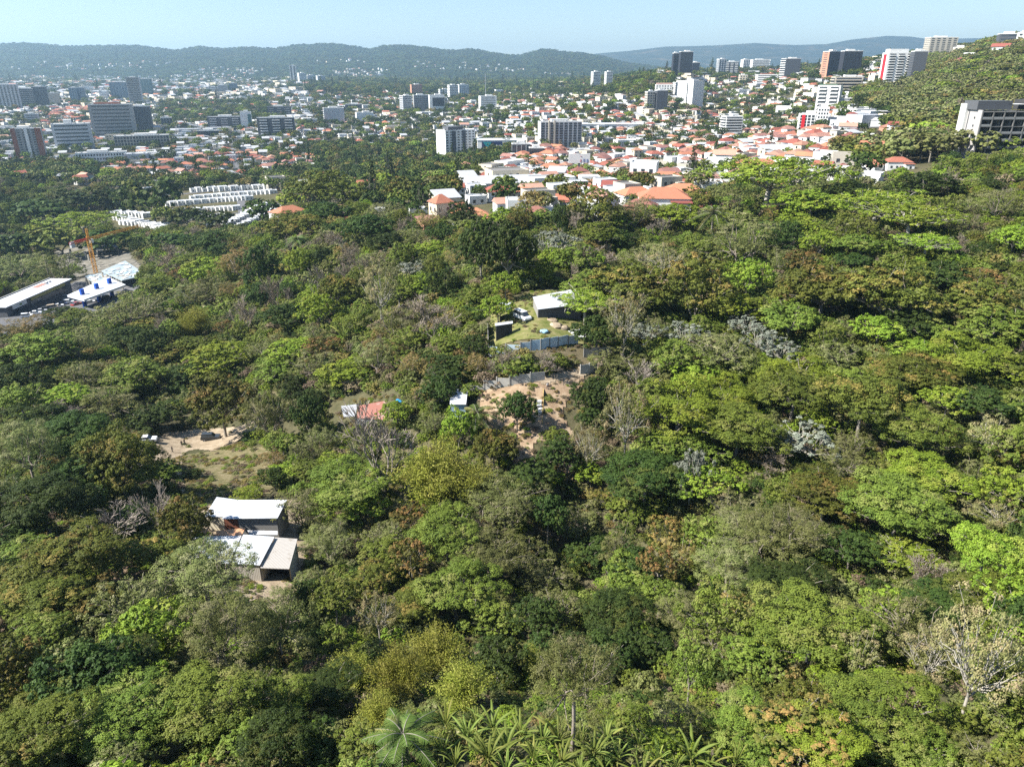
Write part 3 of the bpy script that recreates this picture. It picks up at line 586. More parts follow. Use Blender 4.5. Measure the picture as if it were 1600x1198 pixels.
# forest filler trees
gx, gy, gz, px, py, d = scatter(18, 860, 8.2); qx, qy, _ = proj(gx, gy, gz+5); taken = np.zeros(len(gx), bool)
for e_, ex, ey, ek, ew in ORDER: taken |= (((qx-ex)/(ew*.52))**2 + ((qy-ey)/(ew*.42))**2 < 1) 
taken |= (py > 1075) & (px > 560) & (px < 1230); bb = np.interp(px, BND[:, 0], BND[:, 1])
k = (py > bb+6) & (d > 40); kb = blocked(px, py) | blocked(px, py-14) | blocked(px, py-30); k &= ~kb & ~taken & (rng.uniform(0, 1, len(px)) < .75 + .2*(d > 250)) & ~((py > 455) & (py < 600) & (px > 560) & (px < 770) & (rng.uniform(0, 1, len(px)) < .75))
libs = [LIB['D'][0], LIB['G'][1], LIB['M'][1], LIB['O'][0], LIB['L'][0], LIB['O'][2], LIB['G'][2], LIB['R'][0], LIB['B'][1], LIB['D'][2], LIB['Y'][0], LIB['A'][0]]
n = k.sum(); w = pick(libs, [12, 16, 12, 12, 10, 10, 12, 5, 3, 10, 3, 0], n); lt = ((px > 150) & (px < 790) & (py > 400) & (py < 620))[k] & (rng.uniform(0, 1, n) < .8); w = np.where(lt, pick(libs, [0, 18, 2, 14, 22, 12, 14, 6, 3, 0, 9, 2], n), w)
stuff('forest_filler', 'crowns of the forest between the trees that stand out', libs, np.stack([gx, gy, gz-1.2], 1)[k], w, rng.uniform(2.2, 4.4, n)*np.where(d[k] > 250, 1.25, 1), .95)
# scrub on the hill to the right
gx, gy, gz, px, py, d = scatter(380, 1900, 9.5, .82); k = (inpoly(px, py, HILLP) | (px > 1560) & (py < 250)) & (gx > 0) & (rng.uniform(0, 1, len(px)) < .9)
libs = [FAR['O'][0], FAR['O'][1], FAR['G'][0], FAR['M'][0], FAR['D'][0], FAR['Y'][0], FAR['R'][0], FAR['L'][0]]
n = k.sum(); stuff('hillside_scrub', 'dry olive scrub covering the hillside on the right', libs, np.stack([gx, gy, gz-.5], 1)[k], pick(libs, [32, 26, 12, 13, 5, 7, 6, 3], n), rng.uniform(4.5, 10, n), .7)

# weeds and tufts on the open ground
gx, gy, gz, px, py, d = scatter(60, 260, 1.0); road_ = inpoly(px, py, [(232,686),(262,674),(340,666),(420,646),(424,658),(372,690),(330,704),(285,714),(236,722)]) | inpoly(px, py, [(326,776),(470,778),(478,850),(470,905),(370,905),(300,880),(300,836)]) | inpoly(px, py, [(833,464),(892,453),(910,476),(905,492),(841,492)])
nz = vn(gx, gy, 4.5, 12); dens = np.where(py > 690, .85, .6)*np.where((px > 290) & (px < 440) & (py > 690) & (py < 780), 1.5, 1); k = blocked(px, py) & ~road_ & (rng.uniform(0, 1, len(px)) < dens*(nz > .34)) & (py > 455) & (px > 150) & (d > 60)
k |= road_ & (rng.uniform(0, 1, len(px)) < .02) & (py < 730)
libs = [MIDB['G'][0], MIDB['L'][0], MIDB['Y'][0], MIDB['Y'][1], MIDB['O'][1], MIDB['R'][0], MIDB['R'][1], MIDB['B'][0]]; n = k.sum()
stuff('weeds', 'low weeds and dry grass tufts on the open ground', libs, np.stack([gx, gy, gz-.05], 1)[k], pick(libs, [10, 9, 12, 12, 12, 8, 8, 5], n), rng.uniform(.25, .8, n)*np.where(py[k] < 600, .8, 1), .6)

# ------------------------------------------------------------ built things: materials
def plain(name, c, rough=.8, spec=.3, var=.12, sc=.3, metal=0.0):
    t = NT(name); n = t.noise(sc, 5, .65, 'World'); d = tuple(max(0, x*(1-var*2)) for x in c)
    return t.done(t.mix(n, c, d), rough, spec, metal)
def tilemat(name, a, b):
    t = NT(name); n = t.noise(1.6, 5, .7, 'World'); n2 = t.noise(.35, 3, .6, 'World'); w = t.new('ShaderNodeTexWave'); w.inputs['Scale'].default_value = 1.2; w.inputs['Distortion'].default_value = .4
    tc = t.new('ShaderNodeTexCoord'); t.l(tc.outputs['Object'], w.inputs['Vector']); col = t.mix(n, a, b); col = t.mix(t.math('MULTIPLY', n2, .4), col, (.20, .12, .09))
    hs = t.new('ShaderNodeHueSaturation'); t.l(col, hs.inputs['Color']); t.l(t.math('MULTIPLY_ADD', t.rnd(), .55, .55), hs.inputs['Value']); t.l(t.math('MULTIPLY_ADD', t.rnd(), .03, .48), hs.inputs['Hue']); t.bump(w.outputs[0], .5, .1)
    return t.done(hs.outputs[0], .85, .15)
def metalroof(name, c, rust=(.32, .22, .15), amt=.3, sc=6.0):
    t = NT(name); tc = t.new('ShaderNodeTexCoord'); w = t.new('ShaderNodeTexWave'); w.inputs['Scale'].default_value = sc; t.l(tc.outputs['UV'], w.inputs['Vector'])
    n = t.noise(.5, 6, .7, 'World'); f = t.math('MULTIPLY', t.math('GREATER_THAN', n, .56), amt); col = t.mix(f, c, rust); n2 = t.noise(3, 3, .6, 'World'); col = t.mix(t.math('MULTIPLY', n2, .35), col, tuple(x*.55 for x in c)); col = t.mix(t.math('MULTIPLY', w.outputs[0], .28), col, tuple(x*.45 for x in c))
    t.bump(w.outputs[0], .6, .05); return t.done(col, .5, .4, .1)
MW = {'white': plain('white painted wall', (.78, .78, .75)), 'cream': plain('cream wall', (.68, .60, .45)), 'grey': plain('grey concrete wall', (.33, .33, .32)), 'lgrey': plain('light grey wall', (.50, .51, .52)),
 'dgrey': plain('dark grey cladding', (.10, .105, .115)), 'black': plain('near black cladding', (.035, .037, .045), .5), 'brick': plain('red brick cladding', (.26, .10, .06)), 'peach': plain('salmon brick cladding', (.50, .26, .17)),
 'beige': plain('beige concrete', (.50, .46, .38)), 'pink': plain('pink wall', (.58, .36, .29)), 'red': plain('bright red panel', (.60, .02, .03)), 'blue': plain('royal blue panel', (.02, .10, .50)), 'teal': plain('teal panel', (.02, .25, .27)),
 'navy': plain('navy banner', (.015, .03, .10)), 'lblue': plain('pale blue panel', (.35, .47, .56)), 'green': plain('dark green roof', (.10, .16, .10)), 'mint': plain('mint wall', (.38, .55, .38)), 'yellow': plain('yellow wall', (.62, .48, .16)),
 'block': plain('grey block wall', (.28, .27, .25), sc=2), 'orange': plain('orange painted steel', (.60, .30, .05)), 'dark': plain('dark surface and shade fill', (.05, .05, .05)), 'lilac': plain('lilac grey wall', (.36, .31, .36))}  # the flat near-black also stands in for shade under a hut roof
GL = NT('window glass'); GLn = GL.noise(.15, 2, .5, 'World'); GLASS = GL.done(GL.mix(GLn, (.02, .028, .035), (.055, .07, .085)), .15, .6)
GB = NT('blue curtain glass'); GBn = GB.noise(.06, 3, .5, 'World'); GBLUE = GB.done(GB.mix(GBn, (.03, .07, .12), (.08, .15, .22)), .15, .7)
GT = NT('teal curtain glass'); GTEAL = GT.done((.05, .14, .15), .15, .7)
TILE = [tilemat('terracotta tiles', (.38, .13, .075), (.55, .23, .14)), tilemat('weathered tiles', (.30, .13, .09), (.42, .22, .16)), tilemat('faded pink tiles', (.44, .23, .17), (.54, .32, .25))]
ROOFW = metalroof('white metal roof', (.66, .68, .71), amt=.12); ROOFG = metalroof('grey metal roof', (.45, .46, .47), amt=.25); ROOFD = plain('dark flat roof', (.20, .19, .18)); ROOFL = plain('pale flat roof', (.55, .54, .52))
UNIT = np.array([[x, y, z] for z in (0, 1) for y in (-.5, .5) for x in (-.5, .5)], float)
UF = np.array([[0, 2, 3, 1], [4, 5, 7, 6], [0, 1, 5, 4], [1, 3, 7, 5], [3, 2, 6, 7], [2, 0, 4, 6]])
_cube = {}
def cube(mat):
    if mat.name not in _cube: _cube[mat.name] = npmesh('block', UNIT, UF, [mat])
    return _cube[mat.name]
def part(name, mat, par, loc, size, rz=0.0):
    """box part: loc is the middle of its underside, in the thing's own frame"""
    o = link(name, cube(mat), par, loc, rz); o.scale = size; return o
def boxes(lst):
    Vs, Fs = [], []
    for i, (c, s) in enumerate(lst): Vs.append(UNIT*np.array(s)+np.array(c)); Fs.append(UF+8*i)
    return np.concatenate(Vs), np.concatenate(Fs)
def facing(x, y): return -atan2(x, y)              # yaw that turns a thing's -Y side to the camera
BLD = []
def site(px, py, W, H, rot, q):
    p, d = at(px, py); m = d/F; a = abs(R(rot)); w = W*m/(cos(a)+q*sin(a)); dep = w*q
    th = abs(ray(px, py)[2])/1; h = max(3, (H*m - .5*0)*1.0/max(.85, cos(math.atan(th))))
    return p, d, w, dep, h, facing(p.x, p.y)+R(rot)
def facade(root, w, dep, h, floors, sides, style, glass, trim, n=None, z0=0.0):
    """openings on the chosen sides: F front (-Y), L left (-X), R right (+X)"""
    fh = (h-z0)/floors
    for s in sides:
        L = w if s == 'F' else dep
        def put(name, mat, u, z, lu, lz, out, th):
            if s == 'F': part(name, mat, root, (u, -dep/2-out+th/2, z), (lu, th, lz))
            elif s == 'L': part(name, mat, root, (-w/2-out+th/2, u, z), (th, lu, lz))
            else: part(name, mat, root, (w/2+out-th/2, u, z), (th, lu, lz))
        cols = n or max(2, int(L/fh/1.15)); cols = min(cols, max(2, 90//floors//max(1, len(sides)-(0 if 'F' not in sides else 0))))
        for k in range(floors):
            z = z0 + k*fh
            if style == 'bands': put('window_band', glass, 0, z+fh*.35, L*.86, fh*.38, .06, .3)
            elif style == 'balcony':
                put('window_band', glass, 0, z+fh*.12, L*.9, fh*.72, .05, .3)
                put('balcony', trim, 0, z+fh*.02, L*.96, fh*.34, 1.3, 1.4)
            elif style == 'balconies':
                for j in range(2 if L < 30 else 3):
                    nn = 2 if L < 30 else 3; u = (j+.5)/nn*L-L/2; put('window_band', glass, u, z+fh*.12, L/nn*.7, fh*.72, .05, .3); put('balcony', trim, u, z+fh*.02, L/nn*.62, fh*.34, 1.3, 1.4)
            elif style == 'grid':
                for j in range(cols): put('window', glass, (j+.5)/cols*L-L/2, z+fh*.25, L/cols*.55, fh*.5, .07, .3)
            elif style == 'slots':
                for j in range(cols): put('window', glass, (j+.5)/cols*L-L/2, z+fh*.1, L/cols*.72, fh*.78, .07, .3)
        if style == 'glass':
            put('curtain_wall', glass, 0, z0+fh*.3, L*.97, (h-z0)-fh*.5, .1, .4)
            for j in range(1, min(7, cols)): put('mullion', trim, j/min(7, cols)*L-L/2, z0+fh*.3, .35, (h-z0)-fh*.5, .25, .3)
        if style == 'stripes':
            for j in range(cols): put('window_strip', glass, (j+.5)/cols*L-L/2, z0+fh*.4, L/cols*.5, (h-z0)-fh*.8, .08, .3)
            for k in range(1, floors): put('floor_slab', trim, 0, z0+k*fh-.2, L*.97, .5, .18, .3)
def tower(px, py, W, H, rot, q, floors, label, wall='white', sides='FL', style='grid', glass=None, trim=None, roof=None, pent=(.4, .5, 3, 'white'), n=None, extra=None, base=0, name='apartment_tower', cat='building'):
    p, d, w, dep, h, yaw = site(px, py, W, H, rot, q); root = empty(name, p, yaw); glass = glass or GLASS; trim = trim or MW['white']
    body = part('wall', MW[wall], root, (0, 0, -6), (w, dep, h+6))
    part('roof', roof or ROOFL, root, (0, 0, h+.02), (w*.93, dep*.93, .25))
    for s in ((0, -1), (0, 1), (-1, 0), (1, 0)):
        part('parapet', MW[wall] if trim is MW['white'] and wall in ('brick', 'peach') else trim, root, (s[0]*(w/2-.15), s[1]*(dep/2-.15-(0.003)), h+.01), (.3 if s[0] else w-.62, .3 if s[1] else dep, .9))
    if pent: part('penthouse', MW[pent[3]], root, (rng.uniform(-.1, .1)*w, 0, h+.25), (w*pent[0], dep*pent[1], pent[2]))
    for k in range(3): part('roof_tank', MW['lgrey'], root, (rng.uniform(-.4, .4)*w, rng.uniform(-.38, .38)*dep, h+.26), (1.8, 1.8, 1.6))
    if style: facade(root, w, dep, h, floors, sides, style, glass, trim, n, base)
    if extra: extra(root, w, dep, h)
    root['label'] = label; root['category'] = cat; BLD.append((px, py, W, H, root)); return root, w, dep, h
B = MW
def ex_brick(r, w, d, h):
    part('brick_flank', B['brick'], r, (-w*.42, -d/2-.1, 0), (w*.16, .8, h+.8)); part('brick_flank', B['brick'], r, (w*.40, -d/2-.1, 0), (w*.2, .8, h+.8))
    part('white_spine', B['white'], r, (0, -d/2-.3, 0), (w*.11, 1.4, h+1.5))
def ex_redL(r, w, d, h): part('red_stripe', B['red'], r, (-w/2-.2, 0, 1), (.5, d*.42, h-2)); 
def ex_redF(r, w, d, h): part('red_stripe', B['red'], r, (-w*.30, -d/2-.25, 0), (w*.17, .6, h))
def ex_mast(r, w, d, h): part('antenna_mast', B['lgrey'], r, (-w*.12, 0, h+3), (.9, .9, 42))
rng = np.random.default_rng(11)
TW = [
 (52,250,42,46,-8,.45,13,'brick red flanked apartment tower with white central spine at far left','grey','F','grid',{'extra':ex_brick,'n':6}),
 (119,233,54,37,-4,.5,7,'pale blue-grey office block with dark window ribbons and white roof room','lgrey','F','bands',{'pent':(.2,.5,6,'white'),'name':'office_block'}),
 (183,217,62,50,-6,.45,10,'largest grey concrete office block with many narrow window ribbons','grey','F','bands',{'pent':(.6,.5,3,'brick'),'name':'office_block'}),
 (226,207,29,38,-6,.7,10,'dark slim tower with white framed windows beside the big grey office block','dgrey','F','grid',{'n':6}),
 (225,232,78,19,-3,.25,4,'beige low block with a deep grid of square windows','beige','F','slots',{'n':18,'name':'office_block'}),
 (162,256,72,17,-3,.25,3,'long white three storey block with small windows in front of the office towers','white','F','grid',{'n':18,'name':'office_block'}),
 (216,254,36,13,-10,.6,1,'plain pale grey hall beside the long white block','lgrey','F',None,{'name':'hall','pent':None,'roof':ROOFW}),
 (192,157,30,26,-6,.5,9,'dark blue glass tower left of the striped concrete tower','dgrey','F','glass',{'glass':GBLUE}),
 (215,166,20,41,-5,.9,16,'striped grey balcony tower between two glass towers','lgrey','F','balcony',{'trim':B['grey']}),
 (231,152,20,26,-4,.7,9,'greenish glass tower right of the striped concrete tower','grey','F','glass',{'glass':GTEAL}),
 (19,171,30,36,-6,.5,14,'pale hazy apartment tower with vertical strips at the far left edge','lgrey','F','stripes',{}),
 (46,169,22,28,-8,.6,10,'dark tower with two white fins among the left hazy towers','dgrey','F','stripes',{}),
 (68,168,20,30,-6,.8,10,'tall dark slab behind the white finned tower','dgrey','F','grid',{'n':5}),
 (87,165,15,18,0,.8,6,'plain beige tower right of the dark slab','beige','F',None,{}),
 (118,160,12,21,-5,.8,8,'left one of a pair of dark blue glass towers','dgrey','F','glass',{'glass':GBLUE}),
 (130,159,12,20,-5,.8,8,'right one of a pair of dark blue glass towers','lgrey','F','glass',{'glass':GBLUE}),
 (52,192,20,13,-5,.6,4,'small grey office with dark side below the hazy towers','lgrey','F','bands',{}),
 (262,199,16,14,0,.7,5,'small dark glazed building with white top right of the slim dark tower','white','F','glass',{}),
 (353,204,50,20,-3,.35,6,'long dark slab of flats left of the white and teal tower','dgrey','F','balconies',{'trim':B['lgrey']}),
 (330,215,38,10,-3,.4,2,'low dark pavilion in front of the long dark slab','dgrey','F','slots',{'name':'office_block'}),
 (387,204,17,27,-3,.6,8,'white tower with a teal glass strip','white','F',None,{'extra':lambda r,w,d,h: part('glass_strip',GTEAL,r,(w*.32,-d/2-.1,h*.2),(w*.3,.5,h*.7)),'name':'office_tower'}),
 (434,213,56,27,-2,.3,7,'dark seven storey flats with white roof line and white balconies','dgrey','F','balconies',{'n':3}),
 (438,184,36,16,-2,.4,5,'dark flats standing behind the white-lined flats','dgrey','F','balconies',{'trim':B['grey']}),
 (523,196,32,25,4,.6,8,'plain grey box building with glazed left side','lgrey','L','bands',{'name':'office_block'}),
 (570,190,28,13,8,.6,3,'small bright white block with dark right end','white','F',None,{'name':'office_block'}),
 (553,173,26,9,0,.5,2,'low dark glazed building left of centre','dgrey','F','bands',{'name':'office_block'}),
 (460,133,10,28,0,.8,20,'slim cream tower, tallest of the distant group of four','white','FL','stripes',{'trim':B['beige'],'n':2}),
 (473,133,13,17,15,.8,10,'first lower white tower right of the slim cream tower','white','F','stripes',{'glass':GBLUE}),
 (487,133,12,14,15,.8,9,'second lower white tower right of the slim cream tower','white','F','stripes',{'glass':GBLUE}),
 (502,134,14,14,15,.8,9,'third lower greyish tower right of the slim cream tower','lgrey','F','stripes',{'glass':GBLUE}),
 (334,149,15,12,0,.7,5,'left pale hazy block of the distant clinic group','white','F','bands',{}),
 (350,149,14,14,0,.7,5,'middle pale hazy block of the distant clinic group','lgrey','F','bands',{}),
 (366,146,13,14,0,.7,6,'deep blue block right of the pale hazy blocks','dgrey','F','glass',{'glass':GBLUE}),
 (593,125,13,8,0,.8,5,'tiny twin blocks near the foot of the hills','lgrey','F','bands',{}),
 (690,118,14,6,0,.6,3,'wide pale block at the foot of the hills','beige','F','bands',{}),
 (651,152,19,18,10,.8,9,'salmon brick tower in the green belt','peach','F','grid',{'n':5}),
 (635,179,19,27,28,.7,9,'grey tower with light left side, leftmost of the three linked blocks','lgrey','FL','bands',{}),
 (659,176,26,25,8,.5,8,'middle grey block of the three linked blocks','grey','F','grid',{'n':8}),
 (683,178,25,27,8,.5,7,'white framed block with dark glass face','white','F',None,{'extra':lambda r,w,d,h:(part('dark_face',GLASS,r,(w*.08,-d/2-.1,h*.42),(w*.78,.6,h*.46)),part('window_band',GLASS,r,(w*.08,-d/2-.1,h*.2),(w*.78,.5,h*.06)))}),
 (694,153,17,12,15,.6,4,'lowest of the bright white towers right of the salmon tower','white','FL','grid',{}),
 (708,156,17,21,20,.7,9,'striped bright white tower right of the salmon tower','white','FL','bands',{}),
 (724,153,18,19,15,.7,8,'white and blue glazed tower behind the striped white tower','white','F','stripes',{'glass':GBLUE}),
 (762,171,28,19,10,.7,7,'dark banded tower carrying a tall antenna mast','white','F','bands',{'extra':ex_mast}),
 (713,248,60,42,30,.55,11,'white and charcoal apartment tower rising from the trees in the middle','white','F','grid',{'n':8,'pent':(.5,.6,4,'dgrey'),'glass':GLASS,'extra':lambda r,w,d,h:(part('dark_strip',B['dgrey'],r,(-w*.22,-d/2-.15,0),(w*.12,.8,h)),part('dark_strip',B['dgrey'],r,(w*.12,-d/2-.15,0),(w*.1,.8,h)))}),
 (874,229,68,36,14,.32,10,'long dark glazed slab of flats with a pale end wall','lgrey','F','slots',{'n':9,'extra':lambda r,w,d,h:(part('tall_fin',B['beige'],r,(-w*.30,-d/2-.6,0),(w*.04,1.6,h+2)),part('tall_fin',B['beige'],r,(-w*.17,-d/2-.6,0),(w*.04,1.6,h+2)))}),
 (814,243,30,17,5,.6,3,'small glass fronted office with white portal frame','dgrey','F','glass',{'name':'office_block'}),
 (838,245,24,13,5,.7,2,'dark box office right of the glass fronted office','black','F','bands',{'name':'office_block'}),
 (930,141,15,26,20,.9,12,'left one of the twin white towers in the green belt','white','FL','bands',{}),
 (950,139,13,24,20,.9,12,'right one of the twin white towers in the green belt','white','FL','bands',{}),
 (1014,172,16,26,25,.8,7,'narrow beige grid tower, left of the pair below the dark towers','beige','FL','grid',{'n':3}),
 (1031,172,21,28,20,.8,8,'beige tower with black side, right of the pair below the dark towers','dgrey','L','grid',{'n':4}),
 (1036,147,26,13,5,.6,4,'white building with pink-red top storey','white','F','grid',{'pent':(.95,.9,3,'pink')}),
 (1058,149,16,18,25,.8,6,'white flats half hidden behind the big white tower','white','FL','grid',{'n':4}),
 (1077,166,40,36,-38,.9,12,'broad bright white tower with a dark seam down its face','white','F',None,{'extra':lambda r,w,d,h:(part('dark_seam',GLASS,r,(w*.14,-d/2-.1,h*.05),(w*.06,.5,h*.9)),[part('joint',B['lgrey'],r,(0,-d/2-.03,h*k/12),(w*.98,.2,.25)) for k in range(1,12)])}),
 (1053,120,10,33,20,.9,14,'slim left wing of the near-black towers','black','F','bands',{}),
 (1069,120,22,35,15,.7,15,'tallest near-black tower on the skyline','black','F','bands',{}),
 (1085,120,13,20,15,.9,9,'lower right wing of the near-black towers','black','F','bands',{}),
 (1125,120,15,25,25,.8,9,'light grey tower right of the near-black towers','lgrey','FL','stripes',{}),
 (1141,119,22,20,10,.6,8,'white framed wide flats next to the light grey tower','dgrey','F','balconies',{}),
 (1163,112,14,20,25,.9,9,'white and grey tower rising above the conifers','white','F','stripes',{}),
 (1186,113,30,19,12,.6,7,'white banded flats right of the white and grey tower','white','F','balcony',{}),
 (1160,132,14,13,15,.7,4,'small peach coloured flats','cream','FL','grid',{}),
 (1197,130,34,12,8,.5,4,'white and dark red stepped building','white','F','bands',{'pent':(.6,.8,3,'brick')}),
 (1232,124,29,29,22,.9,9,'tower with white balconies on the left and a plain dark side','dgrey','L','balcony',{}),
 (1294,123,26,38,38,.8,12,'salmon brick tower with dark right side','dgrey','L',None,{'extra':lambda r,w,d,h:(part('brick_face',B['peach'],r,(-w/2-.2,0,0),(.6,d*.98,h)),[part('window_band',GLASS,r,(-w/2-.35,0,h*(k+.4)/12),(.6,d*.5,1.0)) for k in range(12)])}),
 (1325,119,32,35,25,.5,12,'dark twin of the salmon brick tower with pale window lines','black','F','grid',{'n':6}),
 (1320,145,46,22,18,.5,5,'low banded concrete building below the brick tower','beige','FL','balcony',{'trim':B['beige']}),
 (1291,180,36,42,-8,.8,8,'white tower with stacked balconies and dark green roof','white','F','balconies',{'roof':B['green'],'pent':(.8,.8,2,'green')}),
 (1260,207,30,26,8,.6,6,'white flats with a bright red left panel','white','F','slots',{'n':5,'extra':ex_redF}),
 (1282,203,17,32,5,.8,6,'plain white block right of the red panelled flats','white','F','grid',{'n':4}),
 (1396,132,46,44,24,.55,12,'white tower with a tall red stripe on the hillside','white','F','balconies',{'extra':ex_redL,'pent':(.7,.7,5,'white')}),
 (1428,127,24,42,22,.8,12,'white and black tower right of the red striped tower','dgrey','L','grid',{'n':4}),
 (1466,86,46,24,24,.5,9,'pale concrete flats on the skyline of the hill','beige','FL','grid',{'n':6}),
 (1141,211,33,27,22,.8,7,'white banded flats with lilac right side among the red roofs','white','FL','balcony',{'trim':B['white']}),
 (1500,88,24,12,10,.7,3,'cream houses-like block right of the skyline flats','cream','F','grid',{}),
 (1574,76,36,20,12,.6,4,'dark slatted building high on the hill','dgrey','F','bands',{'trim':B['white']}),
 (1594,74,16,20,12,.6,4,'white block beside the dark slatted building','white','F','grid',{}),
]
if not globals().get('NOCITY'):
    for (px, py, W_, H_, rot, q, fl, lab, wall, sides, sty, kw) in TW: tower(px, py, W_, H_, rot, q, fl, lab, wall, sides, sty, **kw)

def unfinished():
    UC = plain('mottled shade-toned concrete', (.20, .195, .185), sc=.8, var=.2)  # mottled concrete, its tone darkened for the shaded front of the frame
    p, d = at(1492, 252); m = d/F; yaw = facing(p.x, p.y)+R(33); p = p + Vector((6, -3, 0)); e = empty('unfinished_concrete_block', p, yaw); h = 23.5; nb = 10; bay = 5.4; dep = 15; Lw = .6; tot = nb*bay
    part('end_wall', plain('raw plaster wall', (.44, .42, .40)), e, (Lw/2, dep/2, -14), (Lw, dep, h+14)); part('end_fin', B['white'], e, (-.75, dep-2.2, -14), (1.4, 4.4, h+16.5)); part('end_seam', B['dgrey'], e, (-.05, dep*.62, -14), (.3, .5, h+14))
    for k in range(5): part('wall_opening', GLASS, e, (-.03, dep*.3, h-4-k*3.6), (.3, .8, .9))
    V, Fq = [], []; fl = 9; fh = 3.3
    for k in range(fl+1): part('floor_slab', UC, e, (Lw+tot/2, dep/2, h-1-k*fh), (tot, dep, .35))
    for j in range(nb+1):
        part('column', UC, e, (Lw+j*bay+.01, .25, -14), (.5, .6, h+13.5)); part('cross_wall', B['block'], e, (Lw+j*bay+.012, dep*.55, -14), (.25, dep*.8, h+12.9))
    part('back_wall', B['grey'], e, (Lw+tot/2, dep-.2, -14), (tot-.1, .3, h+13))
    for k in range(fl):
        for j in range(nb):
            if rng.uniform() < .7: part('railing', B['grey'], e, (Lw+j*bay+bay/2, .05, h-1-(k+1)*fh+.36), (bay-.6, .12, .9))
            if rng.uniform() < .12: part('white_panel', B['white'], e, (Lw+j*bay+bay/2, .3, h-1-(k+1)*fh+.4), (bay*.6, .1, .7))
    part('roof_storey', B['dgrey'], e, (Lw+7, dep*.55, h+.01), (17, dep*.7, 4)); part('roof_canopy', B['white'], e, (Lw+18, dep*.4, h+2.4), (9, 6, .2)); part('roof_storey', B['dark'], e, (Lw+34, dep*.5, h+.01), (22, dep*.7, 4.5))
    e['label'] = 'grey unfinished concrete block with open window bays on the slope at right'; e['category'] = 'building'
unfinished()
def text(s, size, mat, par, loc, rx=pi/2, name='lettering'):
    c = bpy.data.curves.new(name, 'FONT'); c.body = s; c.size = size; c.extrude = .03; c.align_x = 'CENTER'; c.materials.append(mat); o = bpy.data.objects.new(name, c)
    me = bpy.data.meshes.new_from_object(o); bpy.data.objects.remove(o); o = link(name, me, par, loc); o.rotation_euler = (rx, 0, 0); return o
def mall():
    p, d, w, dep, h, yaw = site(783, 234, 76, 15, 3, .5); e = empty('shopping_hall', p, yaw)
    part('wall', B['white'], e, (0, 0, -3), (w, dep, h+3)); part('roof', ROOFW, e, (0, 0, h+.02), (w*1.02, dep*1.03, .5)); part('glazing', GTEAL, e, (w*.3, -dep/2-.1, h*.35), (w*.36, .5, h*.55))
    bw = w*.42; bn = part('banner', B['navy'], e, (-w*.2, -dep/2-.5, h*.15), (bw, .4, h*.75))
    V = np.array([[-bw*.46, 0, h*.72], [bw*-.02, 0, h*.72], [-bw*.2, 0, h*.05]], float); V = np.r_[V, V+[0, -.15, 0]]
    o = link('banner_triangle', npmesh('banner_triangle', V, [np.array([[0, 1, 2], [5, 4, 3]]), np.array([[0, 3, 4, 1], [1, 4, 5, 2], [2, 5, 3, 0]])], [B['teal']]), e, (-w*.2, -dep/2-.72, h*.15))
    [part('white_mark',B['white'],e,(-w*.11+k*1.5,-dep/2-.72,h*.46),(1.0,.12,(1.6,1.1,1.1,1.4,.5)[k])) for k in range(5)]; e['label'] = 'white roofed hall with a navy and teal banner in the city centre'; e['category'] = 'building'
    for a, (x, y, W_, H_, nm, lab) in enumerate([(952,202,96,8,'long_hall','long low white roofed hall right of the dark glazed slab'),(1128,232,76,7,'long_hall','long thin white building left of the red roofed houses'),(615,200,24,6,'long_hall','small arched white roof left of the mall-like hall'),
                      (1000,218,40,6,'long_hall','pale hall beside the curving road'),(610,113,70,4,'long_hall','very long pale sheds at the foot of the hills'),(640,127,60,4,'long_hall','long greyish shed before the green belt'),(165,148,50,5,'long_hall','long pale market roof between the left towers'),(430,131,30,3,'long_hall','thin pale roof left of the slim cream tower')]):
        p, d, w, dep, h, yaw = site(x, y, W_, H_, 6-a, .35); r = empty(nm, p, yaw); part('wall', B['white'], r, (0, 0, -3), (w, dep, h+3)); part('roof', ROOFW, r, (0, 0, h+.02), (w*1.03, dep*1.06, .4)); r['label'] = lab; r['category'] = 'hall'
        for k in range(8): part('window', GLASS, r, ((k+.5)/8*w-w/2, -dep/2-.1, h*.3), (w/16, .4, h*.35))
    # pitched warehouse behind the near red roofs
    p, d = at(782, 302); e = empty('warehouse', p, facing(p.x, p.y)+R(12)); w, dp, h = 46, 22, 7
    part('wall', B['white'], e, (0, 0, -3), (w, dp, h+3)); V = np.array([[-w/2-.6, -dp/2-.6, 0], [w/2+.6, -dp/2-.6, 0], [w/2+.6, dp/2+.6, 0], [-w/2-.6, dp/2+.6, 0], [-w/2-.6, 0, 3], [w/2+.6, 0, 3]], float)
    link('roof', npmesh('roof', V, [np.array([[0, 1, 5, 4], [2, 3, 4, 5], [3, 2, 1, 0]]), np.array([[0, 4, 3], [1, 2, 5]])], [ROOFG]), e, (0, 0, h+.02))
    for k in range(5): part('window', GLASS, e, (-16+k*8, -dp/2-.1, 2.5), (1.4, .3, 2))
    e['label'] = 'big white warehouse with grey pitched roof behind the near red roofed houses'; e['category'] = 'warehouse'
    # billboard
    p, d = at(904, 283); m = d/F; e = empty('billboard', p, facing(p.x, p.y)+.15); part('pole', B['dgrey'], e, (0, 0, -2), (1.3, 1.3, 42*m+2)); part('panel', B['white'], e, (0, -.3, 27*m), (33*m, 1.2, 14*m))
    RM, BM = plain('faded red print', (.55, .25, .27)), plain('slate blue print', (.22, .26, .42)); part('red_mark', RM, e, (2*m, -1.0, 28.5*m), (2.0*m, .2, 4*m)); part('red_mark', RM, e, (2.2*m, -1.0, 36.5*m), (1.6*m, .2, 1.2*m)); part('blue_mark', BM, e, (7*m, -1.0, 29*m), (2.4*m, .2, 4.5*m)); part('blue_mark', BM, e, (12*m, -1.0, 28*m), (2.2*m, .2, 5*m))
